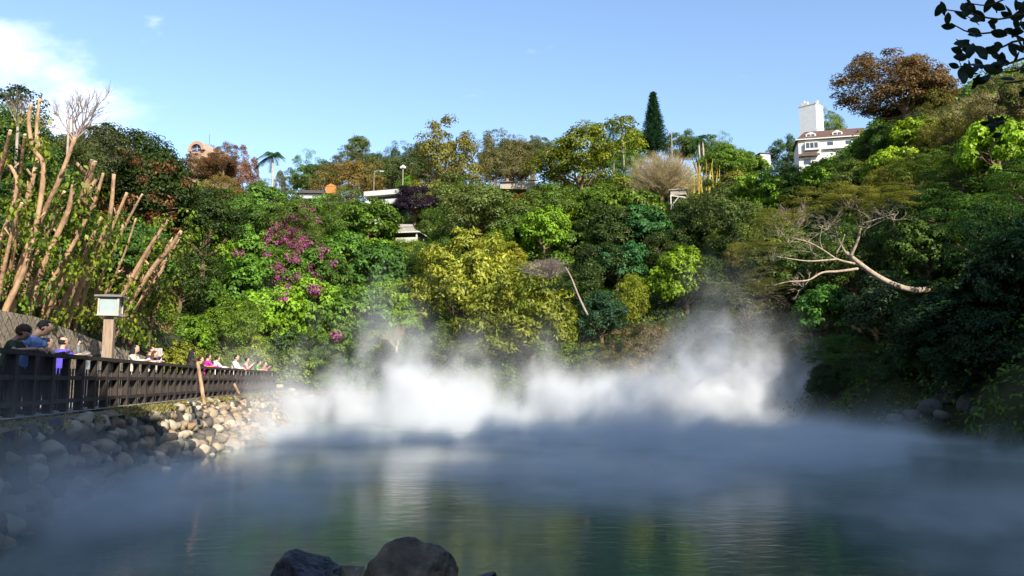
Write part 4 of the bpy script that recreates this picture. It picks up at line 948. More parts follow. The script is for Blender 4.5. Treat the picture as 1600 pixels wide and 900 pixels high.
for k, (px, py, rp, sq) in enumerate([(1300, 322, 70, .40), (1215, 352, 48, .35), (1375, 315, 50, .40), (1185, 395, 40, .3), (1195, 455, 38, .3)]):
    q = at(px, py, hit - 1.5 - k * .4); o = bpy.data.objects.new('twigs', bpy.data.meshes['white_twigs'] if 'white_twigs' in bpy.data.meshes else twig_crown('white_twigs', 88, n0=7, levels=4, kids=(2, 2), r0=.009, spread=1.3)); COL.objects.link(o); o.parent = t
    if not o.data.materials: o.data.materials.append(M_greytwig)
    o.location = q - t.location; r = rp * hit / F; o.scale = (r, r, r * sq * 1.3); o.rotation_euler = (0, 0, k * 1.3)
    o = bpy.data.objects.new('crown', CR['thin'][k % 2]); COL.objects.link(o); o.parent = t; o.location = q - t.location + Vector((0, 0, .2)); o.scale = (r, r * .9, r * sq * 1.4); o.color = (.19, .19, .04, 1); o.rotation_euler = (0, 0, k)
mb = MB(); mb.tube(px_poly([(1448, 488), (1490, 530), (1535, 562)], [33, 33.5, 34]), [.05, .09, .12], 7); tag(mb.build('dead_branch', M_bark, smooth=True), 'dark dead branch lying down the shaded right slope', 'branch')

# ------------------------------------------------------------------ tall pine, palms, canes
q = at(1022, 225, 112); g = float(terrain(q.x, q.y)); s_ = 112 / F
t = empty('pine_tree', (q.x, q.y, g), 0, 'tall dark conical pine standing alone on the ridge', 'tree')
H = at(1022, 146, 112).z - g; mb = MB(); mb.tube([(0, 0, 0), (0, 0, H * .5), (0, 0, H - .2)], [.35, .22, .04], 8); mb.build('trunk', M_bark, t)
P_, Nn_ = [], []; rb = np.random.default_rng(8); z0 = H - 92 * s_; nl = 36
for k in range(nl):
    f = k / (nl - 1); z = z0 + (H - z0) * f; rad = (23 * s_) * (1 - f) ** .88 * (1.0 if f > .12 else .6 + f * 3.3) + .15
    for a_ in np.arange(0, 6.28, 6.283 / (9 if f < .7 else 6)) + rb.uniform(0, 1):
        rd = rad * rb.uniform(.75, 1.12)
        for u_ in np.linspace(.12, 1, 11):
            for _ in range(9):
                P_.append((rd * u_ * math.cos(a_) + rb.normal() * .11, rd * u_ * math.sin(a_) + rb.normal() * .11, z - .25 * rd * u_ + .35 * rd * u_ ** 2.2 + rb.normal() * .06)); Nn_.append((rb.normal(), rb.normal(), 1.2))
V, Q = leaf_quads(np.array(P_), np.array(Nn_), .26, .08, -.5, 3); o = link('crown', np_mesh('crown', V, Q, rb.uniform(0, 1, len(Q))), M_leaf, t); o.color = (.020, .060, .030, 1)
def palm(px, py, rpx, Y, base_py, label, seed, col=(.05, .11, .03), tw=3):
    r = random.Random(seed); q = at(px, py, Y); s_ = Y / F; R_ = rpx * s_; g = float(terrain(q.x, q.y)); b_ = min(at(px, base_py, Y).z, g)
    t = empty('palm_tree', (q.x, q.y, b_), 0, label, 'palm')
    h = q.z - b_; mb = MB(); mb.tube([(0, 0, -.2), (.1, 0, h * .5), (0, 0, h)], [tw * s_ * .62, tw * s_ * .5, tw * s_ * .42], 8); mb.build('trunk', M_conc, t, smooth=True)
    mb = MB(); mb.tube([(0, 0, h - .02), (0, 0, h + R_ * .28)], [tw * s_ * .55, tw * s_ * .25], 7); mb.build('crownshaft', M_leaf, t).color = (.12, .2, .04, 1)
    Vv, Qq = [], []
    R_ *= 1.15
    for k in range(15):
        a_ = k * 2.4 + r.uniform(-.3, .3); e0 = r.uniform(.05, 1.25); d = Vector((math.cos(a_), math.sin(a_), 0)); side = Vector((-math.sin(a_), math.cos(a_), 0)); pts = []
        for j in range(15):
            u_ = j / 14; pts.append(d * R_ * (u_ * math.cos(e0) * 1.05) + Vector((0, 0, R_ * (.2 + u_ * math.sin(e0) - .85 * u_ * u_))))
        for j in range(14):
            p0, p1 = pts[j], pts[j + 1]; L = R_ * .30 * (math.sin(math.pi * min(1, (j + 2) / 15)) ** .5)
            for sg in (-1, 1):
                for off in (0, .5):
                    pa = p0.lerp(p1, off); pb = p0.lerp(p1, off + .38); tip = pa + side * sg * L * .95 + (p1 - p0).normalized() * L * .35 + Vector((0, 0, -.55 * L)); b2 = len(Vv)
                    Vv += [pa, pb, pb.lerp(tip, .55) + Vector((0, 0, .04 * L)), tip]; Qq.append((b2, b2 + 1, b2 + 2, b2 + 3))
    o = link('fronds', np_mesh('fronds', np.array([tuple(v) for v in Vv]), np.array(Qq), np.random.default_rng(seed).uniform(0, 1, len(Qq))), M_leaf, t); o.location = (0, 0, h + R_ * .15); o.color = (*col, 1)
palm(426, 254, 26, 92, 330, 'lone palm on the left ridge against the sky', 1, tw=4)
palm(958, 212, 17, 116, 260, 'left palm of the pair on the ridge left of the tall pine', 2, (.07, .13, .06))
palm(973, 207, 20, 114, 260, 'right palm of the pair on the ridge left of the tall pine', 3, (.07, .13, .06))
palm(1092, 226, 15, 104, 300, 'left palm of the pair above the yellow canes, bare pale trunk', 4)
palm(1098, 220, 14, 106, 300, 'right palm of the pair above the yellow canes', 5)
t = empty('yellow_bamboo', at(1090, 300, 96), 0, 'clump of upright yellow bamboo canes right of the tan leafless tree', 'bamboo'); mb = MB(); rb = random.Random(3)
for k in range(26):
    x0 = rb.gauss(0, 1.5) * .9 + (-1.0 if k % 2 else 1.3); hh_ = rb.uniform(1.8, 4.4); lx = rb.uniform(-.5, .5) + x0 * .12; yo = rb.uniform(-1, 1)
    mb.tube([(x0, yo, -1.5), (x0 + lx * .4, yo, hh_ * .5), (x0 + lx, yo, hh_)], [.06, .05, .02], 5)
mb.build('canes', M_bamboo, t)
V, Q, A_ = sprays([(rb.gauss(0, 1.6), rb.uniform(-1, 1), rb.uniform(.5, 3.2)) for _ in range(40)], .5, 30, .34, .06, 3, .8); o = link('foliage', np_mesh('foliage', V, Q, A_), M_leaf, t); o.color = (.22, .20, .03, 1)

# pampas plumes
def plume_clump(px, py, Y, n_, h_, seed, label):
    r = random.Random(seed); b_, _r = locate(px, py, h_ * F / 42, 1.0, None, 34); t = empty('pampas_grass', (b_.x, b_.y, b_.z - h_), 0, label, 'grass clump', 'plumed grass clumps on the right slope')
    dz = b_.z - t.location.z - h_; ms_ = MB(); Pc, Lc = [], []
    for k in range(n_):
        a_ = r.uniform(-1.2, 1.0); x1 = math.sin(a_) * h_ * .75; y1 = r.uniform(-.5, .5); hz = dz + h_ * r.uniform(.75, 1.15)
        ms_.tube([(0, 0, 0), (x1 * .45, y1 * .4, hz * .6), (x1, y1, hz)], .012, 4)
        for j in range(10): Pc.append((x1 * (1 + j * .03) - .02 * j, y1, hz - .05 + .055 * j - .003 * j * j))
    ms_.build('stems', M_twig, t)
    V, Q, A_ = sprays(Pc, .075, 18, .11, .018, seed, -.8); link('plumes', np_mesh('plumes', V, Q, A_), leaf_mat('plume', base=(.62, .46, .27), yellow=.1, dark=.8, light=1.2), t)
    n2_ = 260; V, Q, A_ = blades(np.array([r.gauss(0, .35) for _ in range(n2_)]), np.array([r.gauss(0, .3) for _ in range(n2_)]), np.zeros(n2_), h_ * .7 + dz, .018, seed, .9); o = link('blades', np_mesh('blades', V, Q, A_), M_leaf, t); o.color = (.12, .14, .04, 1)
plume_clump(1216, 478, 40.5, 11, 1.5, 1, 'large clump of golden plumes beside the heart-leaved shrub')
plume_clump(1180, 492, 41, 5, 1.3, 2, 'small pair of pale plumes left of the large golden clump')
plume_clump(1160, 520, 41.5, 5, 1.2, 3, 'sparse pale plumes low in the steam left of the others')
plume_clump(1268, 530, 39, 8, 1.1, 4, 'drooping grey plumes in the steam under the heart-leaved shrub')
plume_clump(1370, 522, 37, 5, 1.2, 5, 'shaded plumes right of the heart-leaved shrub')

# magenta flowers over the green slope
bpy.context.view_layer.update(); dg = bpy.context.evaluated_depsgraph_get()
rb = np.random.default_rng(17); Pc = []
for cx_, cy_, sx_, sy_, n_ in ((450, 372, 16, 14, 34), (472, 388, 12, 8, 26), (440, 355, 14, 12, 12), (430, 418, 8, 8, 14), (460, 430, 20, 18, 16), (500, 400, 16, 14, 8), (468, 342, 22, 10, 10), (480, 455, 20, 10, 8), (380, 398, 8, 3, 4), (525, 520, 5, 3, 3), (655, 325, 8, 5, 3)):
    for k in range(int(n_ * .7)):
        d = ray(cx_ + rb.normal() * sx_, cy_ + rb.normal() * sy_).normalized()
        ok, loc, nr, fi, ob, mt = scene.ray_cast(dg, Vector((0, 0, 0)), d)
        if ok and loc.length > 30: Pc.append(tuple(loc - d * .15))
c0 = Vector(np.mean(Pc, axis=0)); g = float(terrain(c0.x, c0.y)); t = empty('bougainvillea', (c0.x, c0.y, g), 0, 'magenta bougainvillea flowers scrambling over the green slope', 'flowering shrub')
V, Q, A_ = sprays([tuple(Vector(q) - t.location) for q in Pc], .36, 46, .17, .13, 6, .2); link('blossom', np_mesh('blossom', V, Q, A_), M_bloom, t)
V, Q, A_ = sprays([tuple(Vector(q) - t.location) for q in Pc], .6, 26, .24, .12, 7, .3); o = link('foliage', np_mesh('foliage', V, Q, A_), M_leaf, t); o.color = (.13, .12, .03, 1)

# ------------------------------------------------------------------ buildings on the ridge
def bld(name, px, py, Y, label, cat='building', rz=0.0):
    q = at(px, py, Y); return empty(name, (q.x, q.y, q.z), rz, label, cat), Y / F
# arched salmon building
t, s_ = bld('arched_building', 308, 249, 118, 'salmon building with arched gable window and vaulted roof behind russet trees', rz=R(-20))
r0 = 15.5 * s_; L = 58 * s_; mb = MB(); nseg = 16
prof = [(-r0, -12)] + [(-r0 * math.cos(math.pi * k / nseg), r0 * .95 * math.sin(math.pi * k / nseg)) for k in range(nseg + 1)] + [(r0, -12)]
n_ = len(prof); V = [(x, 0, z + 1.3) for x, z in prof] + [(x, L, z + 1.3) for x, z in prof]
# local: front face in the xz plane, body runs along +y
mb.add(V, [tuple(reversed(range(n_)))] + [tuple(range(n_, 2 * n_))] + [(i, i + 1, i + 1 + n_, i + n_) for i in range(n_ - 1)]); mb.build('wall', M_pink, t)
mb = MB(); ri = r0 * .98; V = []
for rr_ in (r0 * 1.04, r0 * .72):
    for yy_ in (-.45, .02):
        V += [(-rr_ * math.cos(math.pi * k / nseg), yy_, rr_ * .95 * math.sin(math.pi * k / nseg) + 1.3) for k in range(nseg + 1)]
K = nseg + 1; fs = []
for i in range(nseg): fs += [(i, i + 1, 2 * K + i + 1, 2 * K + i), (i, K + i, K + i + 1, i + 1), (2 * K + i, 2 * K + i + 1, 3 * K + i + 1, 3 * K + i)]
mb.add(V, fs); mb.build('arch_rim', M_pink, t)
w = MB(); pr = [(-r0 * .66 * math.cos(math.pi * k / 12), r0 * .63 * math.sin(math.pi * k / 12) + 1.3) for k in range(13)]; w.add([(x, -.06, z) for x, z in pr] + [(x, -.03, z) for x, z in pr], [tuple(reversed(range(13)))]); wd = w.build('window', surf('blue_glass', (.04, .07, .25), rough=.2, spec=.6), t)
w = MB(); w.box((0, -.10, 1.3 + r0 * .3), (.08, .05, r0 * .6)); w.box((0, -.10, 1.3 + r0 * .22), (r0 * 1.1, .05, .07)); w.build('glazing_bar', M_trim, wd)
w = MB(); w.tube([(r0 * .3, L * .35, r0 + 1.2), (r0 * .3, L * .35, r0 + 3.0)], .03, 5); w.build('aerial', M_wire, t)
# orange-ended roof
t, s_ = bld('low_roofed_house', 492, 308, 97, 'low white house with dark roof and orange sheeted gable end', 'house', R(4))
mb = MB(); mb.box((0, 1.5, -.3), (4.0, 3, 1.4)); mb.build('wall', M_white, t)
mb = MB(); mb.add([(-2.3, -.4, .42), (2.2, -.4, .42), (2.2, 1.5, 1.25), (-1.7, 1.5, 1.25), (2.2, 3.4, .42), (-2.3, 3.4, .42)], [(0, 1, 2, 3), (3, 2, 4, 5), (0, 3, 5)]); mb.build('roof', M_roof_d, t)
mb = MB(); mb.box((2.0, .6, .85), (1.3, 1.7, .95)); mb.add([(1.3, -.3, 1.33), (2.75, -.3, 1.33), (2.0, -.3, 1.72), (1.3, 1.5, 1.33), (2.75, 1.5, 1.33), (2.0, 1.5, 1.72)], [(0, 1, 2), (5, 4, 3), (0, 2, 5, 3), (1, 4, 5, 2)]); mb.build('orange_gable', M_orange, t)
mb = MB(); mb.box((0, -.035, -.35), (3.2, .05, .35)); mb.build('window', M_glass_d, t)
# white balcony building
t, s_ = bld('white_building', 604, 316, 90, 'white building with stepped balconies half hidden by trees', rz=R(-18))
mb = MB(); mb.box((-.2, 2, -.9), (4.4, 4, 3.2)); mb.build('wall', M_white, t)
for k, zz in enumerate((.75, -.35)):
    mb = MB(); mb.box((-.1 + .2 * k, -.45, zz), (4.8, .95, .16)); mb.box((-.1 + .2 * k, -.9, zz + .28), (4.8, .07, .4)); mb.build('balcony', M_trim, t)
    mb = MB(); mb.box((-.2, -.035, zz - .45), (3.6, .05, .62)); mb.build('window', M_glass_d, t)
# pavilion
t, s_ = bld('pavilion', 634, 374, 84, 'small pavilion with grey hipped roof and white posts in the trees', 'pavilion', R(-10))
a_, b_, c_ = 1.95, 1.5, .85
mb = MB(); mb.add([(-a_, -b_, .55), (a_, -b_, .55), (a_, b_, .55), (-a_, b_, .55), (-.8, -.45, 1.25), (.8, -.45, 1.25), (.8, .45, 1.25), (-.8, .45, 1.25)], [(0, 1, 5, 4), (1, 2, 6, 5), (2, 3, 7, 6), (3, 0, 4, 7), (3, 2, 1, 0)])
mb.add([(-.8, -.45, 1.28), (.8, -.45, 1.28), (.8, .45, 1.28), (-.8, .45, 1.28), (-.9, 0, 1.72), (.75, 0, 1.62)], [(0, 1, 5, 4), (2, 3, 4, 5), (1, 2, 5), (3, 0, 4)]); mb.build('roof', M_roof_g, t)
mb = MB(); [mb.box((0, sy_ * b_, .5), (2 * a_, .06, .12)) for sy_ in (-1, 1)]; [mb.box((sx_ * a_, 0, .5), (.06, 2 * b_ - .07, .12)) for sx_ in (-1, 1)]; mb.build('fascia', M_trim, t)
for sx_ in (-1, 1):
    for sy_ in (-1, 1): mb = MB(); mb.box((sx_ * 1.6, sy_ * 1.2, -.55), (.16, .16, 2.0)); mb.build('post', M_trim, t)
mb = MB(); mb.box((0, -1.2, -.3), (3.0, .08, .55)); mb.build('parapet', M_trim, t)
# thin roof line
t, s_ = bld('long_roofed_house', 808, 284, 104, 'long low grey roof showing between trees below the ridge', 'house', R(6))
mb = MB(); mb.box((0, 1.5, -.55), (4.6, 3, .9)); mb.build('wall', M_conc, t)
mb = MB(); mb.add([(-2.9, -.3, -.25), (2.9, -.3, .15), (2.9, 1.6, .6), (-2.5, 1.6, .3), (-2.9, -.3, -.12), (2.9, -.3, .28)], [(0, 1, 5, 4), (4, 5, 2, 3)]); mb.build('roof', M_roof_d, t)
mb = MB(); mb.box((-1.2, 1.0, .45), (.35, .35, .5)); mb.build('chimney', M_pink, t)
t, s_ = bld('ridge_house', 791, 238, 150, 'tiny pale flat house on the far ridge beside small bluish trees', 'house')
mb = MB(); mb.box((0, 1.2, -.5), (2.6, 2.4, 1.6)); mb.build('wall', M_white, t); mb = MB(); mb.box((0, 1.2, .36), (3.0, 2.8, .12)); mb.build('roof', M_roof_g, t); mb = MB(); mb.box((.3, -.03, -.1), (1.2, .05, .4)); mb.build('window', M_glass_d, t)
t, s_ = bld('ridge_house', 862, 236, 140, 'small brown flat-roofed house on the far ridge near the middle hill', 'house')
mb = MB(); mb.box((0, 1.2, -.4), (2.4, 2.4, 1.2)); mb.build('wall', M_conc, t); mb = MB(); mb.box((0, 1.2, .27), (2.8, 2.8, .12)); mb.build('roof', M_roof_b, t)
t, s_ = bld('water_shelter', 1060, 306, 84, 'grey roofed timber shelter with white braces at the foot of the thin pole', 'shelter', R(-12))
mb = MB(); mb.box((0, .7, .35), (1.7, 1.6, .5)); mb.build('wall', M_conc, t); mb = MB(); mb.box((0, .7, .66), (2.0, 1.9, .1)); mb.build('roof', M_roof_g, t)
mb = MB(); mb.beam((-.8, -.1, .05), (.9, -.1, -.25), .08, .12); mb.beam((-.75, -.1, -1.1), (.1, -.1, -.05), .08, .1); mb.box((-.8, -.1, -.7), (.12, .12, 1.6)); mb.build('brace', M_trim, t)
# white house with tower
t, s_ = bld('white_house', 1247, 219, 118, 'white house with square tiled tower, brown roof, dormers and bay window', 'house', R(-14))
Lh = 9.6; Dp = 6.0
mb = MB(); mb.box((Lh / 2, Dp / 2, -2.6), (Lh, Dp, 5.2)); mb.build('wall', M_white, t)
mb = MB(); mb.add([(-.35, -.4, -.02), (Lh + .4, -.4, -.02), (Lh + .1, 1.7, 1.75), (1.2, 1.7, 1.75), (-.35, Dp + .3, -.02), (Lh + .4, Dp + .3, -.02), (Lh + .1, 4, 1.75), (1.2, 4, 1.75)], [(0, 1, 2, 3), (3, 2, 6, 7), (0, 3, 7, 4), (1, 5, 6, 2), (5, 4, 7, 6), (0, 4, 5, 1)]); rf = mb.build('roof', M_roof_b, t)
mb = MB(); mb.box((Lh / 2 + .02, -.46, -.06), (Lh + .8, .1, .16)); mb.build('gutter', M_trim, rf)
for x0 in (1.9, 5.7):
    mb = MB(); mb.add([(x0 - .75, .15, .5), (x0 + .75, .15, .5), (x0 + .75, .15, .85), (x0, .15, 1.25), (x0 - .75, .15, .85), (x0 - .75, 1.1, .85), (x0, 1.4, 1.25), (x0 + .75, 1.1, .85)], [(0, 1, 2, 3, 4), (4, 3, 6, 5), (3, 2, 7, 6)]); dm = mb.build('dormer', M_trim, rf)
    mb = MB(); mb.box((x0 - .3, .12, .70), (.46, .04, .26)); mb.box((x0 + .3, .12, .70), (.46, .04, .26)); mb.build('pane', M_glass_d, t)
mb = MB(); mb.box((1.9, -.28, -1.15), (2.0, .54, 1.15)); mb.box((1.9, -.3, -1.78), (2.2, .6, .1)); bw = mb.build('bay_window', M_trim, t)
mb = MB(); [mb.box((1.9 + k * .6, -.57, -1.1), (.46, .04, .8)) for k in (-1, 0, 1)]; mb.build('pane', M_glass_d, bw)
for x0 in (4.6, 7.2):
    mb = MB(); mb.box((x0, -.03, -1.0), (.8, .05, .8)); mb.build('window', M_glass_d, t)
mb = MB(); mb.box((6.2, -.25, -1.75), (5.0, .5, .12)); mb.box((6.2, -.47, -1.5), (5.0, .06, .4)); mb.build('balcony', M_trim, t)
mb = MB(); mb.add([(-.4, -.7, -2.75), (3.0, -.7, -2.75), (3.0, 0, -2.2), (-.4, 0, -2.2)], [(0, 1, 2, 3)]); mb.build('lean_to_roof', M_roof_b, t)
mb = MB(); mb.box((1.2, -.03, -3.5), (1.0, .05, .8)); mb.build('window', M_glass_d, t)
tw = MB(); tr_ = Matrix.Rotation(R(-30), 3, 'Z'); TH = 7.6
tw.box((2.6, 4.2, TH / 2 - 1.2), (2.75, 2.75, TH), rot=tr_); two = tw.build('tower', M_tile_w, t)
mb = MB()
for k in range(18): mb.box((2.6, 4.2, TH - 1.5 - k * .36), (2.765, 2.765, .018), rot=tr_)
mb.build('tile_joint', M_trim, two)
mb = MB(); mb.box((2.6, 4.2, TH - 1.12), (2.9, 2.9, .16), rot=tr_); mb.build('coping', M_trim, two)
mb = MB(); c_ = Vector((2.6, 4.2, 0)); 
for dx, dy, w_, h_ in ((-.9, -.6, .5, .9), (-.35, -.6, .35, .7), (.2, .9, .6, .6), (-.9, .6, .5, 1.1), (1.0, 0, .35, .8)): v_ = tr_ @ Vector((dx, dy, 0)); mb = MB(); mb.box((c_.x + v_.x, c_.y + v_.y, TH - 1.04 + h_ / 2), (w_, w_, h_), rot=tr_); mb.build('roof_tank', M_trim, two)

t, s_ = bld('small_white_building', 1196, 248, 108, 'small white flat-roofed building left of the white house', 'building', R(10))
mb = MB(); mb.box((0, 1, -.3), (1.5, 2, 2.0)); mb.build('wall', M_white, t); mb = MB(); mb.box((0, 1, .76), (1.8, 2.3, .12)); mb.build('roof', M_roof_d, t); mb = MB(); mb.tube([(.9, .5, .8), (.9, .5, 2.2)], .03, 5); mb.build('aerial', M_wire, t)
t, s_ = bld('white_shed', 1500, 158, 98, 'low white shed on the skyline behind bare branches', 'shed', R(8))
mb = MB(); mb.box((0, 1, -.2), (4.2, 2, 1.1)); mb.build('wall', M_white, t); mb = MB(); mb.add([(-2.4, -.3, .38), (2.4, -.3, .42), (2.4, 2.3, .8), (-2.4, 2.3, .76)], [(0, 1, 2, 3)]); mb.build('roof', M_trim, t)
# poles
def pole(px, y_top, y_bot, Y, w, label, arm=False, mat=M_conc, cat='pole', name='utility_pole'):
    a_ = at(px, y_top, Y); b_ = at(px, y_bot, Y); g = min(b_.z, float(terrain(b_.x, b_.y))); t = empty(name, (b_.x, b_.y, g), 0, label, cat); mb = MB(); mb.tube([(0, 0, 0), (0, 0, a_.z - g)], [w, w * .7], 7); mb.build('pole', mat, t)
    if arm: mb = MB(); mb.box((0, 0, a_.z - g - .25), (1.3, .1, .1)); mb.build('crossarm', mat, t)
    return t, a_.z - g
pole(1052, 203, 320, 88, .075, 'tall thin pale pole rising in front of the tan leafless tree')
pole(813, 217, 245, 145, .09, 'far utility pole with crossarm on the ridge right of the cypress', True)
t, h_ = pole(629, 262, 310, 100, .08, 'tall street lamp with pale head among trees left of the cypress', cat='street lamp', name='street_lamp'); mb = MB(); mb.tube([(-.35, 0, h_ - .05), (0, 0, h_ + .15), (.35, 0, h_ - .05)], [.16, .26, .16], 8); mb.build('lamp_head', M_trim, t)
t, h_ = pole(584, 268, 300, 100, .05, 'small street lamp with curved arm above the brownish tree', cat='street lamp', name='street_lamp'); mb = MB(); mb.tube([(0, 0, h_ - .05), (.3, 0, h_ + .1), (.8, 0, h_ + .05)], .04, 5); mb.build('lamp_arm', M_conc, t); mb = MB(); mb.box((1.0, 0, h_ + .03), (.5, .2, .1)); mb.build('lamp_head', M_trim, t)
pole(787, 218, 240, 150, .08, 'short far pole at the tiny ridge house')

# ------------------------------------------------------------------ rocks
ico = bmesh.new(); bmesh.ops.create_icosphere(ico, subdivisions=6, radius=1); ico.verts.ensure_lookup_table()
IV6 = np.array([v.co[:] for v in ico.verts]); IF6 = np.array([[v.index for v in f.verts] for f in ico.faces]); ico.free()
def rock(px, py_top, wpx, Y, seed, label, tone, name='rock', flat=1.0, depth=1.0, hz=None, smoothv=True, sink=.45, group=None, mat=None):
    s_ = Y / F; rx = wpx * s_ / 2; rz_ = rx * flat; fine_ = Y < 6; sub_, FC = (IV6, IF6) if fine_ else (IV, IF); P = rock_pts(seed, (rx, rx * depth, rz_), sub_)
    if fine_:
        nn = P / np.linalg.norm(P, axis=1, keepdims=True); dd_ = np.array([mnoise.fractal(Vector(v * (9 / rx * .3)), .9, 2.1, 6) * .016 - max(0, mnoise.noise(Vector(v * (26 / rx * .3)))) ** 2 * .035 for v in P]); P = P + nn * (dd_ * rx / .3)[:, None]
    zt_ = at(px, py_top, Y - rx * .3).z
    xm = (P[:, 0].max() + P[:, 0].min()) / 2; P[:, 0] -= xm; P[:, 0] *= rx / P[:, 0].max(); base = P[:, 2].min(); q = at(px, 595, Y)
    o = link(name, np_mesh(name, P, FC, np.full(len(FC), tone)), mat or M_boulder, None, smoothv); o.location = (q.x, q.y, zt_ - P[:, 2].max()); tag(o, label, 'rock', group); return o
M_wetrock = surf('dark_wet_rock', (.085, .085, .095), (.022, .022, .030), scale=9, rough=.55, bump=.7, bscale=22, spec=.5, c3=(.05, .05, .06))
M_brownrock = surf('brown_rock', (.34, .26, .18), (.09, .075, .06), scale=5, rough=.7, bump=.7, bscale=18, c3=(.19, .15, .11))
rock(483, 862, 122, 4.9, 501, 'dark blue-grey rounded boulder at the bottom edge, left of the brown one', .05, 'boulder', .95, .9, mat=M_wetrock)
rock(648, 846, 138, 4.6, 508, 'large brown squarish boulder at the bottom edge of the picture', .4, 'boulder', 1.0, .9, mat=M_brownrock)
rock(556, 880, 46, 5.3, 503, 'small pale grey rock wedged between the two big foreground boulders', .85, 'rock', 1.2, .9)
rock(757, 895, 40, 5.0, 504, 'tip of a small dark rock barely rising above the bottom edge', .05, 'rock', 1.0, .9, mat=M_wetrock)
for k, (px, py, w_) in enumerate([(1450, 622, 34), (1482, 600, 40), (1512, 612, 46), (1550, 598, 36), (1575, 622, 44), (1602, 605, 46), (1530, 635, 30), (1470, 640, 26), (1590, 648, 34), (1420, 640, 30), (1555, 645, 26), (1395, 646, 26)]):
    LANDMARKS_R = [('the dark dead branch', 1500, 530), ('the right edge of the view', 1600, 620), ('the steamy far corner of the pond', 1400, 640)]
    c = sorted((math.hypot(px - a_, py - b_), w2, a_, b_) for w2, a_, b_ in LANDMARKS_R); l = f"{['small','medium','large'][0 if w_ < 31 else 1 if w_ < 41 else 2]} dark shore rock {dirw(px - c[0][2], py - c[0][3])} {c[0][1]}"; n2_ = 1; l0 = l
    while l in USED: n2_ += 1; l = f"{['','','second','third','fourth','fifth'][n2_]} {l0}"
    USED[l] = 1; Yr = 30.5 - (px - 1400) * .010 + (645 - py) * .03
    rock(px, py, w_, Yr, 600 + k, l, .15 + .03 * (k % 4), 'shore_rock', .8, .9, group='dark rocks on the shaded shore')
for k, (px, py, w_) in enumerate([(430, 612, 14), (446, 618, 16), (438, 600, 12), (456, 606, 13)]):
    rock(px, py, w_, 50, 650 + k, ['small pale stone just past the fence end, lowest left', 'pale stone past the fence end, lowest right', 'topmost small pale stone past the fence end', 'pale stone past the fence end, nearest the steam'][k], .8, 'stone', .8, .9)

# ------------------------------------------------------------------ overhanging twigs near the camera
def big_leaves(cs, Y, L, seed, spread=7):
    r = random.Random(seed); V, Fq = [], []
    for (px, py) in cs:
        for k in range(r.choice([1, 2, 2])):
            c = at(px + r.uniform(-spread, spread), py + r.uniform(-spread, spread), Y + r.uniform(-.22, .22)); a_ = r.uniform(0, 6.28); tilt = r.uniform(-.9, .9)
            m_ = Matrix.Rotation(a_, 3, 'Y') @ Matrix.Rotation(tilt, 3, 'X') @ Matrix.Rotation(r.uniform(-.5, .5), 3, 'Z'); l = L * r.uniform(.75, 1.2); b_ = len(V)
            # elliptical blade with a curved midrib: 7 stations
            for j in range(7):
                u_ = j / 6; w_ = .29 * math.sin(math.pi * (u_ * .96 + .02)) ** .75 * (1 - .15 * u_); zc = -.05 * math.sin(math.pi * u_)
                for sg in (-1, 0, 1): V.append(tuple(c + m_ @ Vector(((u_ - .5) * l, zc * l + (0.035 * l if sg else 0), sg * w_ * l))))
            for j in range(6):
                for q_ in (0, 1): a0 = b_ + j * 3 + q_; Fq.append((a0, a0 + 1, a0 + 4, a0 + 3))
    return V, Fq
CL = [(1470,17),(1480,35),(1486,40),(1497,26),(1477,6),(1505,13),(1512,3),(1518,12),(1520,34),(1532,28),(1545,12),(1552,34),(1560,10),(1575,18),(1590,12),(1585,33),(1523,50),(1528,44),(1500,70),(1493,78),(1508,70),(1518,80),(1500,92),(1495,104),(1505,118),(1512,108),(1518,112),(1524,126),(1540,116),(1543,128),(1552,110),(1560,115),(1572,127),(1570,97),(1589,108),(1550,85),(1548,72),(1566,58),(1575,50),(1592,52),(1556,97),(1585,72),(1596,28),(1548,103),(1535,105),(1600,110),(1600,65),(1600,45),(1610,20),(1612,90),(1565,70),(1594,93),(1538,84),(1605,3)]
t = empty('overhanging_branch', at(1660, 60, 3.1), 0, 'dark leafy branch hanging into the top right corner', 'branch'); loc = t.location.copy()
V, Fq = big_leaves(CL, 3.1, .060, 5, 6); me = bpy.data.meshes.new('leaves'); me.from_pydata([tuple(Vector(v) - loc) for v in V], [], Fq); at_ = me.attributes.new('v', 'FLOAT', 'FACE'); at_.data.foreach_set('value', np.full(len(Fq), .4, dtype=np.float32)); o = link('leaves', me, leaf_mat('dark_leaf', base=(.022, .045, .024), trans=.12, rough=.35), t, True)
mb = MB()
for pts in ([(1680, 30), (1600, 22), (1560, 30), (1510, 20), (1470, 14)], [(1700, 70), (1600, 62), (1560, 76), (1520, 80), (1490, 76)], [(1700, 70), (1610, 88), (1560, 104), (1522, 100), (1494, 106)], [(1600, 62), (1570, 50), (1520, 52), (1486, 36)], [(1610, 88), (1590, 110), (1550, 112)], [(1690, 10), (1620, -10), (1580, -5), (1545, 8), (1515, 5)], [(1560, 104), (1545, 118), (1524, 122)], [(1610, 88), (1590, 60), (1596, 30)]):
    mb.tube([p_ - loc for p_ in smooth_poly(px_poly(pts, 3.1), 3)], lerp_list([.006, .0022], 3 * (len(pts) - 1) + 1), 5)
mb.build('twigs', M_bark, t)
CL2 = [(1548, 190), (1552, 198), (1545, 205), (1560, 196), (1556, 210), (1540, 196), (1565, 190)]
t = empty('overhanging_twig', at(1690, 120, 4.2), 0, 'thin hanging twig with one dark leaf cluster below the leafy branch', 'branch'); loc = t.location.copy()
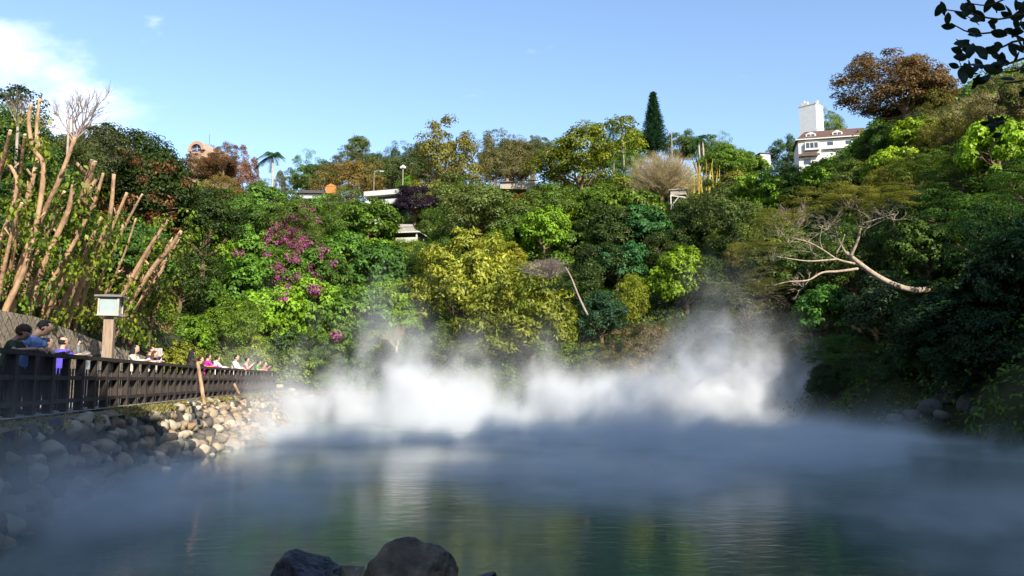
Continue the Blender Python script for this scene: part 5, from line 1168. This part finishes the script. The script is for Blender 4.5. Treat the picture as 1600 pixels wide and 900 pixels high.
V, Fq = big_leaves(CL2 + [(1598, 148), (1602, 140), (1594, 152)], 4.2, .058, 9, 4); me = bpy.data.meshes.new('leaves'); me.from_pydata([tuple(Vector(v) - loc) for v in V], [], Fq); at_ = me.attributes.new('v', 'FLOAT', 'FACE'); at_.data.foreach_set('value', np.full(len(Fq), .4, dtype=np.float32)); link('leaves', me, bpy.data.materials['dark_leaf'], t, True)
mb = MB()
for pts in ([(1690, 120), (1630, 140), (1590, 175), (1555, 195)], [(1630, 140), (1600, 146)], [(1690, 120), (1570, 130), (1568, 160), (1580, 168), (1540, 250)], [(1690, 160), (1620, 260), (1560, 265), (1500, 268)]):
    mb.tube([p_ - loc for p_ in smooth_poly(px_poly(pts, 4.2), 3)], lerp_list([.006, .002], 3 * (len(pts) - 1) + 1), 5)
mb.build('twigs', M_bark, t)
# ------------------------------------------------------------------ people
SKIN = surf('skin', (.56, .34, .24), (.50, .30, .21), scale=3, rough=.55)
M_hair = surf('black_hair', (.018, .014, .013), (.008, .007, .007), scale=30, rough=.5, bump=.5)
M_hairb = surf('brown_hair', (.10, .045, .025), (.05, .025, .015), scale=30, rough=.5, bump=.5)
M_eye = surf('eye', (.02, .015, .012), rough=.2)
_cl = {}
def cloth(c, c2=None, scale=4):
    k = (c, c2)
    if k not in _cl: _cl[k] = surf('cloth', c, c2 or tuple(x * .75 for x in c), scale=scale, rough=.85, bump=.3, bscale=12)
    return _cl[k]
def loft(mb, rings, n=14):
    """rings: (centre, half width, half depth, right, fore)"""
    base = len(mb.v)
    for c, w, d, rt, fw in rings:
        for j in range(n):
            a = 2 * math.pi * j / n; mb.v.append(tuple(Vector(c) + Vector(rt) * math.cos(a) * w + Vector(fw) * math.sin(a) * d))
    for i in range(len(rings) - 1):
        for j in range(n):
            a = base + i * n + j; b = base + i * n + (j + 1) % n; mb.f.append((a, b, b + n, a + n))
    mb.f.append(tuple(base + j for j in reversed(range(n)))); mb.f.append(tuple(base + (len(rings) - 1) * n + j for j in range(n)))
def fuse(o, vox, sm=2):
    m_ = o.modifiers.new('fuse', 'REMESH'); m_.mode = 'VOXEL'; m_.voxel_size = vox; m_.use_smooth_shade = True
    s_ = o.modifiers.new('relax', 'SMOOTH'); s_.iterations = sm; s_.factor = .5
def person(px, off, h, face, label, shirt, hair=M_hair, sleeves='long', lean=.12, hands='rail', long_hair=0, trousers=(.05, .05, .07), bald=False, child=False, hood=False, curly=False, head_turn=0, nod=.1, held=None, hk=1.0, skin=SKIN, group='people leaning on the fence'):
    """face: heading of the body in degrees, 0 looks along +x (over the pond), 90 looks away from the camera"""
    if px > 290: h *= 1.1; lean *= .6
    k = (px - 800) / F; Y = 12.0
    while Y < 46 and (float(fence_x(Y)) - off) / Y < k: Y += .05
    X = float(fence_x(Y)) - off
    t = empty('person', (X, Y, PATH + .004), R(face - 90), label, 'person', group); s = h / 1.72; W = .92 if long_hair else 1.0
    UPx, FWx = Vector((1, 0, 0)), Vector((0, 1, 0))
    def up(p):      # lean everything above the hips forward
        p = Vector(p); hp = Vector((0, 0, .92 * s))
        if p.z < hp.z: return p
        return hp + Matrix.Rotation(-lean, 3, 'X') @ (p - hp)
    def RG(c, w, d, u=True, rot=None):
        c = Vector(c) * s
        if u: m_ = Matrix.Rotation(-lean, 3, 'X'); return (up(c), w * s, d * s, m_ @ UPx, m_ @ FWx)
        return (c, w * s, d * s, UPx, FWx)
    def limb(mb, pts, rad, n=10):
        mb.tube([Vector(p) for p in pts], [r_ * s for r_ in rad], n)
    sh = {sg: up(Vector((sg * .175 * W, -.01, 1.40)) * s) for sg in (-1, 1)}
    railz = 1.235
    hd, el = {}, {}
    for sg in (-1, 1):
        if hands == 'rail' or (hands == 'raise' and sg == 1):
            hd[sg] = Vector((sg * .13 + (.05 if sg > 0 else 0), off + .05, railz)); el[sg] = (sh[sg] + hd[sg]) / 2 + Vector((sg * .10, -.06, -.09 * s))
            if (hd[sg] - sh[sg]).length > .56 * s: hd[sg] = sh[sg] + (hd[sg] - sh[sg]).normalized() * .56 * s
        elif hands == 'phone':
            hd[sg] = sh[sg] + Vector((-sg * .10, .34, .02)) * s; el[sg] = sh[sg] + Vector((sg * .08, .12, -.24)) * s
        elif hands == 'raise':
            hd[sg] = sh[sg] + Vector((-.12, .22, .22)) * s; el[sg] = sh[sg] + Vector((-.16, .14, -.10)) * s
        else:
            hd[sg] = sh[sg] + Vector((sg * .07, .12, -.52)) * s; el[sg] = sh[sg] + Vector((sg * .07, -.03, -.28)) * s
    # body
    mb = MB()
    loft(mb, [RG((0, 0, .86), .15, .11), RG((0, 0, .95), .165, .115), RG((0, 0, 1.10), .135 * W, .095), RG((0, 0, 1.25), .155 * W, .11), RG((0, -.005, 1.36), .165 * W, .10), RG((0, -.01, 1.42), .12, .075), RG((0, 0, 1.46), .052, .055)])
    hm = Matrix.Rotation(-lean - nod, 3, 'X'); nk = up(Vector((0, 0, 1.45)) * s); hr = Matrix.Rotation(R(head_turn), 3, 'Z'); HM = hr @ hm if True else hm
    hs = s * (1.12 if child else 1.0) * hk
    def HP(p): return nk + HM @ (Vector(p) * hs)
    def HR(c, w, d): return (HP(c), w * hs, d * hs, HM @ UPx, HM @ FWx)
    loft(mb, [HR((0, -.005, -.02), .052, .056), HR((0, .0, .05), .052, .058), HR((0, .018, .085), .056, .074), HR((0, .020, .115), .066, .086), HR((0, .012, .16), .075, .096), HR((0, .006, .21), .077, .098), HR((0, 0, .25), .067, .085), HR((0, -.004, .277), .04, .052)], 16)
    mb.tube([HP((0, .092, .175)), HP((0, .116, .135)), HP((0, .10, .128))], [.009 * hs, .016 * hs, .012 * hs], 6)
    mb.tube([HP((-.022, .098, .098)), HP((.022, .098, .098))], [.010 * hs] * 2, 6)
    for sg in (-1, 1): mb.tube([HP((sg * .073, -.002, .13)), HP((sg * .086, -.010, .155)), HP((sg * .075, -.004, .18))], [.010 * hs, .016 * hs, .010 * hs], 6)
    for sg in (-1, 1):
        a, b_, c_ = sh[sg], el[sg], hd[sg]; limb(mb, [a, a.lerp(b_, .5), b_, b_.lerp(c_, .4), c_], [.052, .046, .038, .037, .026])
        d = (c_ - b_).normalized(); sd_ = d.cross(Vector((0, 0, 1)));
        sd_ = sd_.normalized() if sd_.length > .1 else Vector((1, 0, 0)); dn = sd_.cross(d).normalized()
        if dn.z > 0: dn = -dn
        limb(mb, [c_, c_ + d * .045 * s, c_ + d * .085 * s], [.028, .034, .030], 8)
        for q in range(4):
            f0 = c_ + d * .085 * s + sd_ * (q - 1.5) * .018 * s; L = (.072, .08, .075, .058)[q] * s
            limb(mb, [f0 - d * .02 * s, f0 + d * L * .45, f0 + d * L * .8 + dn * L * .35, f0 + d * L * .85 + dn * L * .7], [.0095, .009, .0085, .008], 6)
        th_ = c_ + d * .02 * s + sd_ * sg * -.025 * s; limb(mb, [th_, th_ + (d * .035 - sd_ * sg * .03) * s, th_ + (d * .068 - sd_ * sg * .034 + dn * .01) * s], [.012, .011, .009], 6)
        x0 = sg * .09 * s; limb(mb, [(x0, 0, .90 * s), (x0 * 1.05, .01 * s, .70 * s), (x0 * 1.1, .02 * s, .48 * s), (x0 * 1.1, -.01 * s, .32 * s), (x0 * 1.1, -.02 * s, .08 * s)], [.085, .075, .055, .052, .036])
        limb(mb, [(x0 * 1.1, -.05 * s, .045 * s), (x0 * 1.15, .08 * s, .04 * s), (x0 * 1.2, .17 * s, .03 * s)], [.04, .038, .026])
    o = mb.build('body', skin, t); fuse(o, .0105)
    ey = MB()
    for sg in (-1, 1): ey.tube([HP((sg * .030, .100, .158)), HP((sg * .030, .106, .158))], [.010 * hs, .006 * hs], 8)
    ey.build('eyes', M_eye, t)
    # clothes
    mb = MB(); loft(mb, [RG((0, 0, .84), .185, .135), RG((0, 0, .98), .18, .13), RG((0, 0, 1.12), .160 * W, .118), RG((0, 0, 1.26), .178 * W, .13), RG((0, -.005, 1.37), .185 * W, .118), RG((0, -.01, 1.425), .135, .09), RG((0, 0, 1.452), .075, .07)])
    for sg in (-1, 1):
        a, b_, c_ = sh[sg], el[sg], hd[sg]
        if sleeves == 'long': limb(mb, [a, a.lerp(b_, .5), b_, b_.lerp(c_, .45), b_.lerp(c_, .93)], [.074, .062, .056, .050, .040])
        else: limb(mb, [a, a.lerp(b_, .35), a.lerp(b_, .72)], [.076, .066, .062])
    if hood: loft(mb, [RG((0, -.06, 1.38), .10, .06), RG((0, -.085, 1.45), .115, .07), RG((0, -.08, 1.50), .085, .05)])
    o = mb.build('shirt', cloth(*shirt) if isinstance(shirt[0], tuple) else cloth(shirt), t); fuse(o, .016)
    mb = MB(); loft(mb, [RG((0, 0, .80), .17, .125, False), RG((0, 0, .95), .17, .125, False)])
    for sg in (-1, 1):
        x0 = sg * .09 * s; limb(mb, [(x0, 0, .88 * s), (x0 * 1.05, .01 * s, .70 * s), (x0 * 1.1, .015 * s, .48 * s), (x0 * 1.1, -.01 * s, .1 * s)], [.10, .09, .075, .06])
    o = mb.build('trousers', cloth(trousers), t); fuse(o, .018)
    mb = MB()
    for sg in (-1, 1): x0 = sg * .1 * s; limb(mb, [(x0, -.07 * s, .05 * s), (x0 * 1.1, .07 * s, .05 * s), (x0 * 1.2, .19 * s, .035 * s)], [.052, .05, .034], 8)
    mb.build('shoes', cloth((.06, .055, .05)), t, True)
    # hair
    r_ = random.Random(px); vs, fs = [], []
    nr, ns_ = 12, 20
    for i in range(nr + 1):
        ph = (math.pi * .70) * i / nr
        for j in range(ns_):
            a = 2 * math.pi * j / ns_; dirv = Vector((math.cos(a) * math.sin(ph), math.sin(a) * math.sin(ph), math.cos(ph)))
            fr = max(0, dirv.y); cut = 1.0
            rad_ = Vector((.090, .112, .108)); off_ = Vector((0, -.012, .178))
            if dirv.y > .30 and dirv.z < .42: rad_ = rad_ * .70     # tucked in where the face is open
            if bald and dirv.z > .35: rad_ = rad_ * .78
            k_ = 1 + (.16 if curly else .05) * mnoise.noise(dirv * (4.5 if curly else 3) + Vector((px, 0, 0))) + (.10 if curly else 0)
            vs.append(HP(off_ + Vector((dirv.x * rad_.x, dirv.y * rad_.y, dirv.z * rad_.z)) * k_))
    for i in range(nr):
        for j in range(ns_): fs.append((i * ns_ + j, i * ns_ + (j + 1) % ns_, (i + 1) * ns_ + (j + 1) % ns_, (i + 1) * ns_ + j))
    mb = MB(); mb.add(vs, fs)
    if long_hair:
        for j in range(11):
            a = math.pi * (1.0 + j / 10.0); x_, y_ = math.cos(a) * .078, math.sin(a) * .085 - .01; L = long_hair * r_.uniform(.85, 1.1); wv = .012 if not curly else .03
            p0 = HP((x_, y_, .17)); mb.tube([p0, p0 + Vector((x_ * .25 + r_.uniform(-wv, wv), y_ * .25, -.10 - .2 * L)) * s, p0 + Vector((x_ * .4 + r_.uniform(-wv, wv), y_ * .35 - .03, -.12 - .6 * L)) * s, p0 + Vector((x_ * .2, y_ * .3, -.14 - L)) * s], [.028 * s, .032 * s, .028 * s, .010 * s], 7)
    mb.build('hair', hair, t, True)
    if held:
        mb = MB(); c_ = t.matrix_basis @ ((hd[-1] * .5 + hd[1] * .5) if hands == 'phone' else hd[-1]); c_ = c_ + Vector((0, 0, .11)); mb.box((0, 0, 0), (.085, .014, .165)); o = mb.build(held[0], cloth(held[1])); o.location = c_; o.rotation_euler = (0, 0, R(face - 60)); tag(o, held[2], 'phone')
    return t
bpy.context.view_layer.update()
WT, BK = (.72, .70, .68), (.02, .02, .022)
person(8, .48, 1.70, 10, 'person in a dark green tee with a forearm on the rail, leftmost', (.055, .085, .05), hair=M_hairb, sleeves='short', lean=.35, nod=.35, curly=True, hk=1.2)
person(40, .40, 1.86, -10, 'person in a light blue tee stooping over the rail, head bowed', (.22, .36, .74), sleeves='short', lean=.36, nod=.4, head_turn=35, hk=1.2)
person(66, .40, 1.50, 30, 'dark-haired child in a dark and red top beside the stooping light-blue tee', ((.10, .03, .03), (.035, .03, .045)), lean=.15, child=True)
person(96, .42, 1.60, 60, 'balding person in a bright violet-blue polo left of the curly-haired one', (.14, .10, .68), bald=True, sleeves='short', lean=.08, nod=0)
person(147, .50, 1.66, 150, 'person with long curly black hair and grey top raising one arm', ((.24, .26, .29), (.06, .065, .075)), hands='raise', long_hair=.22, curly=True, lean=-.02, nod=-.05, held=('phone', (.03, .03, .035), 'dark phone held up by the curly-haired person'))
person(206, .40, 1.68, 10, 'person in a cream striped shirt with black hair just right of the lamp', ((.68, .62, .50), (.44, .38, .30)), long_hair=.10, lean=.15)
person(233, .75, 1.76, 15, 'person in a navy jacket half hidden behind the cream-coated one', (.035, .04, .11), lean=.1, hands='phone', held=('phone', (.7, .7, .7), 'white phone held up by the navy-jacketed person'))
person(229, .38, 1.62, 0, 'person with long brown hair and cream coat leaning low on the rail', ((.80, .72, .66), (.66, .55, .48)), hair=M_hairb, long_hair=.26, lean=.38, nod=.25)
person(300, .42, 1.66, 60, 'person with long black wavy hair in a dark brown top', (.05, .038, .034), long_hair=.30, curly=True, lean=.05)
person(313, .55, 1.45, 20, 'small person in orange half hidden beside the dark brown top', (.72, .22, .03), lean=.1, child=True)
person(324, .42, 1.60, 40, 'person in a bright magenta top', (.62, .03, .34), lean=.15)
person(338, .42, 1.58, 40, 'person in a white hooded top right of the magenta one', (.70, .70, .74), hood=True, lean=.2)
person(353, .42, 1.16, 0, 'small child whose head barely clears the rail', (.4, .36, .3), child=True, lean=.1)
person(366, .42, 1.72, 0, 'person in a long white shirt resting both arms on the rail', WT, lean=.30)
person(385, .42, 1.66, 10, 'person in a red jacket with a white front', ((.55, .04, .03), (.62, .60, .58)), lean=.15, hands='phone')
person(402, .40, 1.60, -5, 'person in a bright green tee near the far end', (.07, .30, .04), sleeves='short', lean=.3, nod=.3)
person(413, .35, 1.55, -10, 'last person at the fence end in a dusky pink top', (.42, .16, .17), lean=.25, hands='phone')
# ------------------------------------------------------------------ steam over the hot pond
def steam():
    ng = bpy.data.node_groups.new('steam_grid', 'GeometryNodeTree')
    ng.interface.new_socket('Geometry', in_out='OUTPUT', socket_type='NodeSocketGeometry')
    L = ng.links
    def nd(t, **k):
        n = ng.nodes.new(t)
        for a, b in k.items(): setattr(n, a, b)
        return n
    def M(op, a, b=None, c=None, clamp=False):
        n = nd('ShaderNodeMath', operation=op); n.use_clamp = clamp
        for i, v in enumerate((a, b, c)):
            if v is None: continue
            if isinstance(v, (int, float)): n.inputs[i].default_value = v
            else: L.new(v, n.inputs[i])
        return n.outputs[0]
    def SM(x, a, b, lo=0.0, hi=1.0):
        n = nd('ShaderNodeMapRange', interpolation_type='SMOOTHSTEP')
        n.inputs[1].default_value = a; n.inputs[2].default_value = b; n.inputs[3].default_value = lo; n.inputs[4].default_value = hi
        L.new(x, n.inputs[0]); return n.outputs[0]
    pos = nd('GeometryNodeInputPosition'); sp = nd('ShaderNodeSeparateXYZ'); L.new(pos.outputs[0], sp.inputs[0])
    x, y, z = sp.outputs
    h = M('SUBTRACT', z, WATER)
    def noise(scale, sc, detail, off, rough=.55):
        mp = nd('ShaderNodeVectorMath', operation='MULTIPLY'); L.new(pos.outputs[0], mp.inputs[0]); mp.inputs[1].default_value = sc
        ad = nd('ShaderNodeVectorMath', operation='ADD'); L.new(mp.outputs[0], ad.inputs[0]); ad.inputs[1].default_value = off
        n = nd('ShaderNodeTexNoise'); n.inputs['Scale'].default_value = scale; n.inputs['Detail'].default_value = detail; n.inputs['Roughness'].default_value = rough
        n.inputs['Distortion'].default_value = .35
        L.new(ad.outputs[0], n.inputs['Vector']); return n.outputs[0]
    def bump(cx, cy_, rx, ry):
        a = M('DIVIDE', M('SUBTRACT', x, cx), rx); b = M('DIVIDE', M('SUBTRACT', y, cy_), ry)
        return M('POWER', 2.718, M('MULTIPLY', M('ADD', M('MULTIPLY', a, a), M('MULTIPLY', b, b)), -1.0))
    n1 = noise(.16, (1, 1, .5), 2, (31, 17, 4)); n2 = noise(.42, (1, 1, .7), 7, (11, 2, 5), .66); n0 = noise(.11, (1, 1, .0), 2, (8, 1, 0))
    far = SM(y, 29, 40)
    # how high the steam stands
    H = M('ADD', .30, M('MULTIPLY', far, .70))
    for cx, cy_, rx, ry, a in PLUMES:
        H = M('ADD', H, M('MULTIPLY', bump(cx, cy_, rx, ry), a))
    H = M('MULTIPLY', H, SM(n0, .34, .66, .45, 1.6))
    fall = M('POWER', 2.718, M('MULTIPLY', M('POWER', M('DIVIDE', h, H), 1.3), -1.0))
    gain = M('ADD', .42, M('MULTIPLY', far, .95))
    for cx, cy_, rx, ry, a in DENSE:
        gain = M('ADD', gain, M('MULTIPLY', bump(cx, cy_, rx, ry), a))
    gain = M('MAXIMUM', gain, 0.0)
    tex = M('MULTIPLY', SM(n2, .42, .62, .03, 1.7), SM(n1, .37, .60, .04, 1.5))
    dens = M('MULTIPLY', M('MULTIPLY', fall, gain), tex)
    wisp = M('MULTIPLY', M('MULTIPLY', SM(n2, .50, .75), SM(n1, .45, .7)), M('MULTIPLY', M('POWER', 2.718, M('MULTIPLY', h, -.25)), M('MULTIPLY', far, .13)))
    dens = M('ADD', dens, wisp)
    edge = M('MULTIPLY', M('MULTIPLY', SM(y, 3.5, 7.5), SM(y, 62, 52)), M('MULTIPLY', SM(x, 46, 36), SM(h, 11.5, 8)))
    dens = M('SUBTRACT', M('MULTIPLY', dens, edge), .004)
    dens = M('MAXIMUM', dens, 0.0)
    vc = nd('GeometryNodeVolumeCube'); L.new(dens, vc.inputs['Density'])
    vc.inputs['Min'].default_value = (-18, 3.5, WATER + .02); vc.inputs['Max'].default_value = (46, 62, WATER + 11.5)
    vc.inputs['Resolution X'].default_value = 300; vc.inputs['Resolution Y'].default_value = 270; vc.inputs['Resolution Z'].default_value = 84
    sm = nd('GeometryNodeSetMaterial')
    m = bpy.data.materials.new('steam'); m.use_nodes = True; nt = m.node_tree; nt.nodes.clear()
    pv = nt.nodes.new('ShaderNodeVolumePrincipled'); pv.inputs['Color'].default_value = (.97, .98, 1.0, 1); pv.inputs['Density'].default_value = STEAM_K; pv.inputs['Anisotropy'].default_value = STEAM_G
    out = nt.nodes.new('ShaderNodeOutputMaterial'); nt.links.new(pv.outputs[0], out.inputs['Volume'])
    sm.inputs['Material'].default_value = m
    go = nd('NodeGroupOutput'); L.new(vc.outputs[0], sm.inputs[0]); L.new(sm.outputs[0], go.inputs[0])
    me = bpy.data.meshes.new('steam'); me.from_pydata([(0, 30, -2)], [], []); me.materials.append(m)
    o = bpy.data.objects.new('steam', me); COL.objects.link(o)
    md = o.modifiers.new('steam_grid', 'NODES'); md.node_group = ng
    m.cycles.volume_step_rate = 1.0 if hasattr(m, 'cycles') else 1.0
    tag(o, 'white steam drifting over the hot pond', kind='stuff')
STEAM_K = 1.0; STEAM_G = 0.0
# centre x, centre y, radius x, radius y, amount
PLUMES = [(12.0, 43, 3.4, 5, .60), (-7, 44, 6, 6, .50), (6, 45, 6, 5, .35), (-2, 44, 5, 5, .15), (24, 33, 8, 5, .60), (-6, 10, 4, 3, .25), (12, 22, 10, 6, .12)]
DENSE = [(-9.5, 19, 2.0, 6, -.3), (-6, 10.5, 4, 3.5, .25), (12.0, 43, 4, 5, .5), (22, 38, 6, 8, -.45), (24, 33, 8, 5, .1), (-4, 30, 9, 6, .15), (8, 30, 8, 6, .15)]
steam()
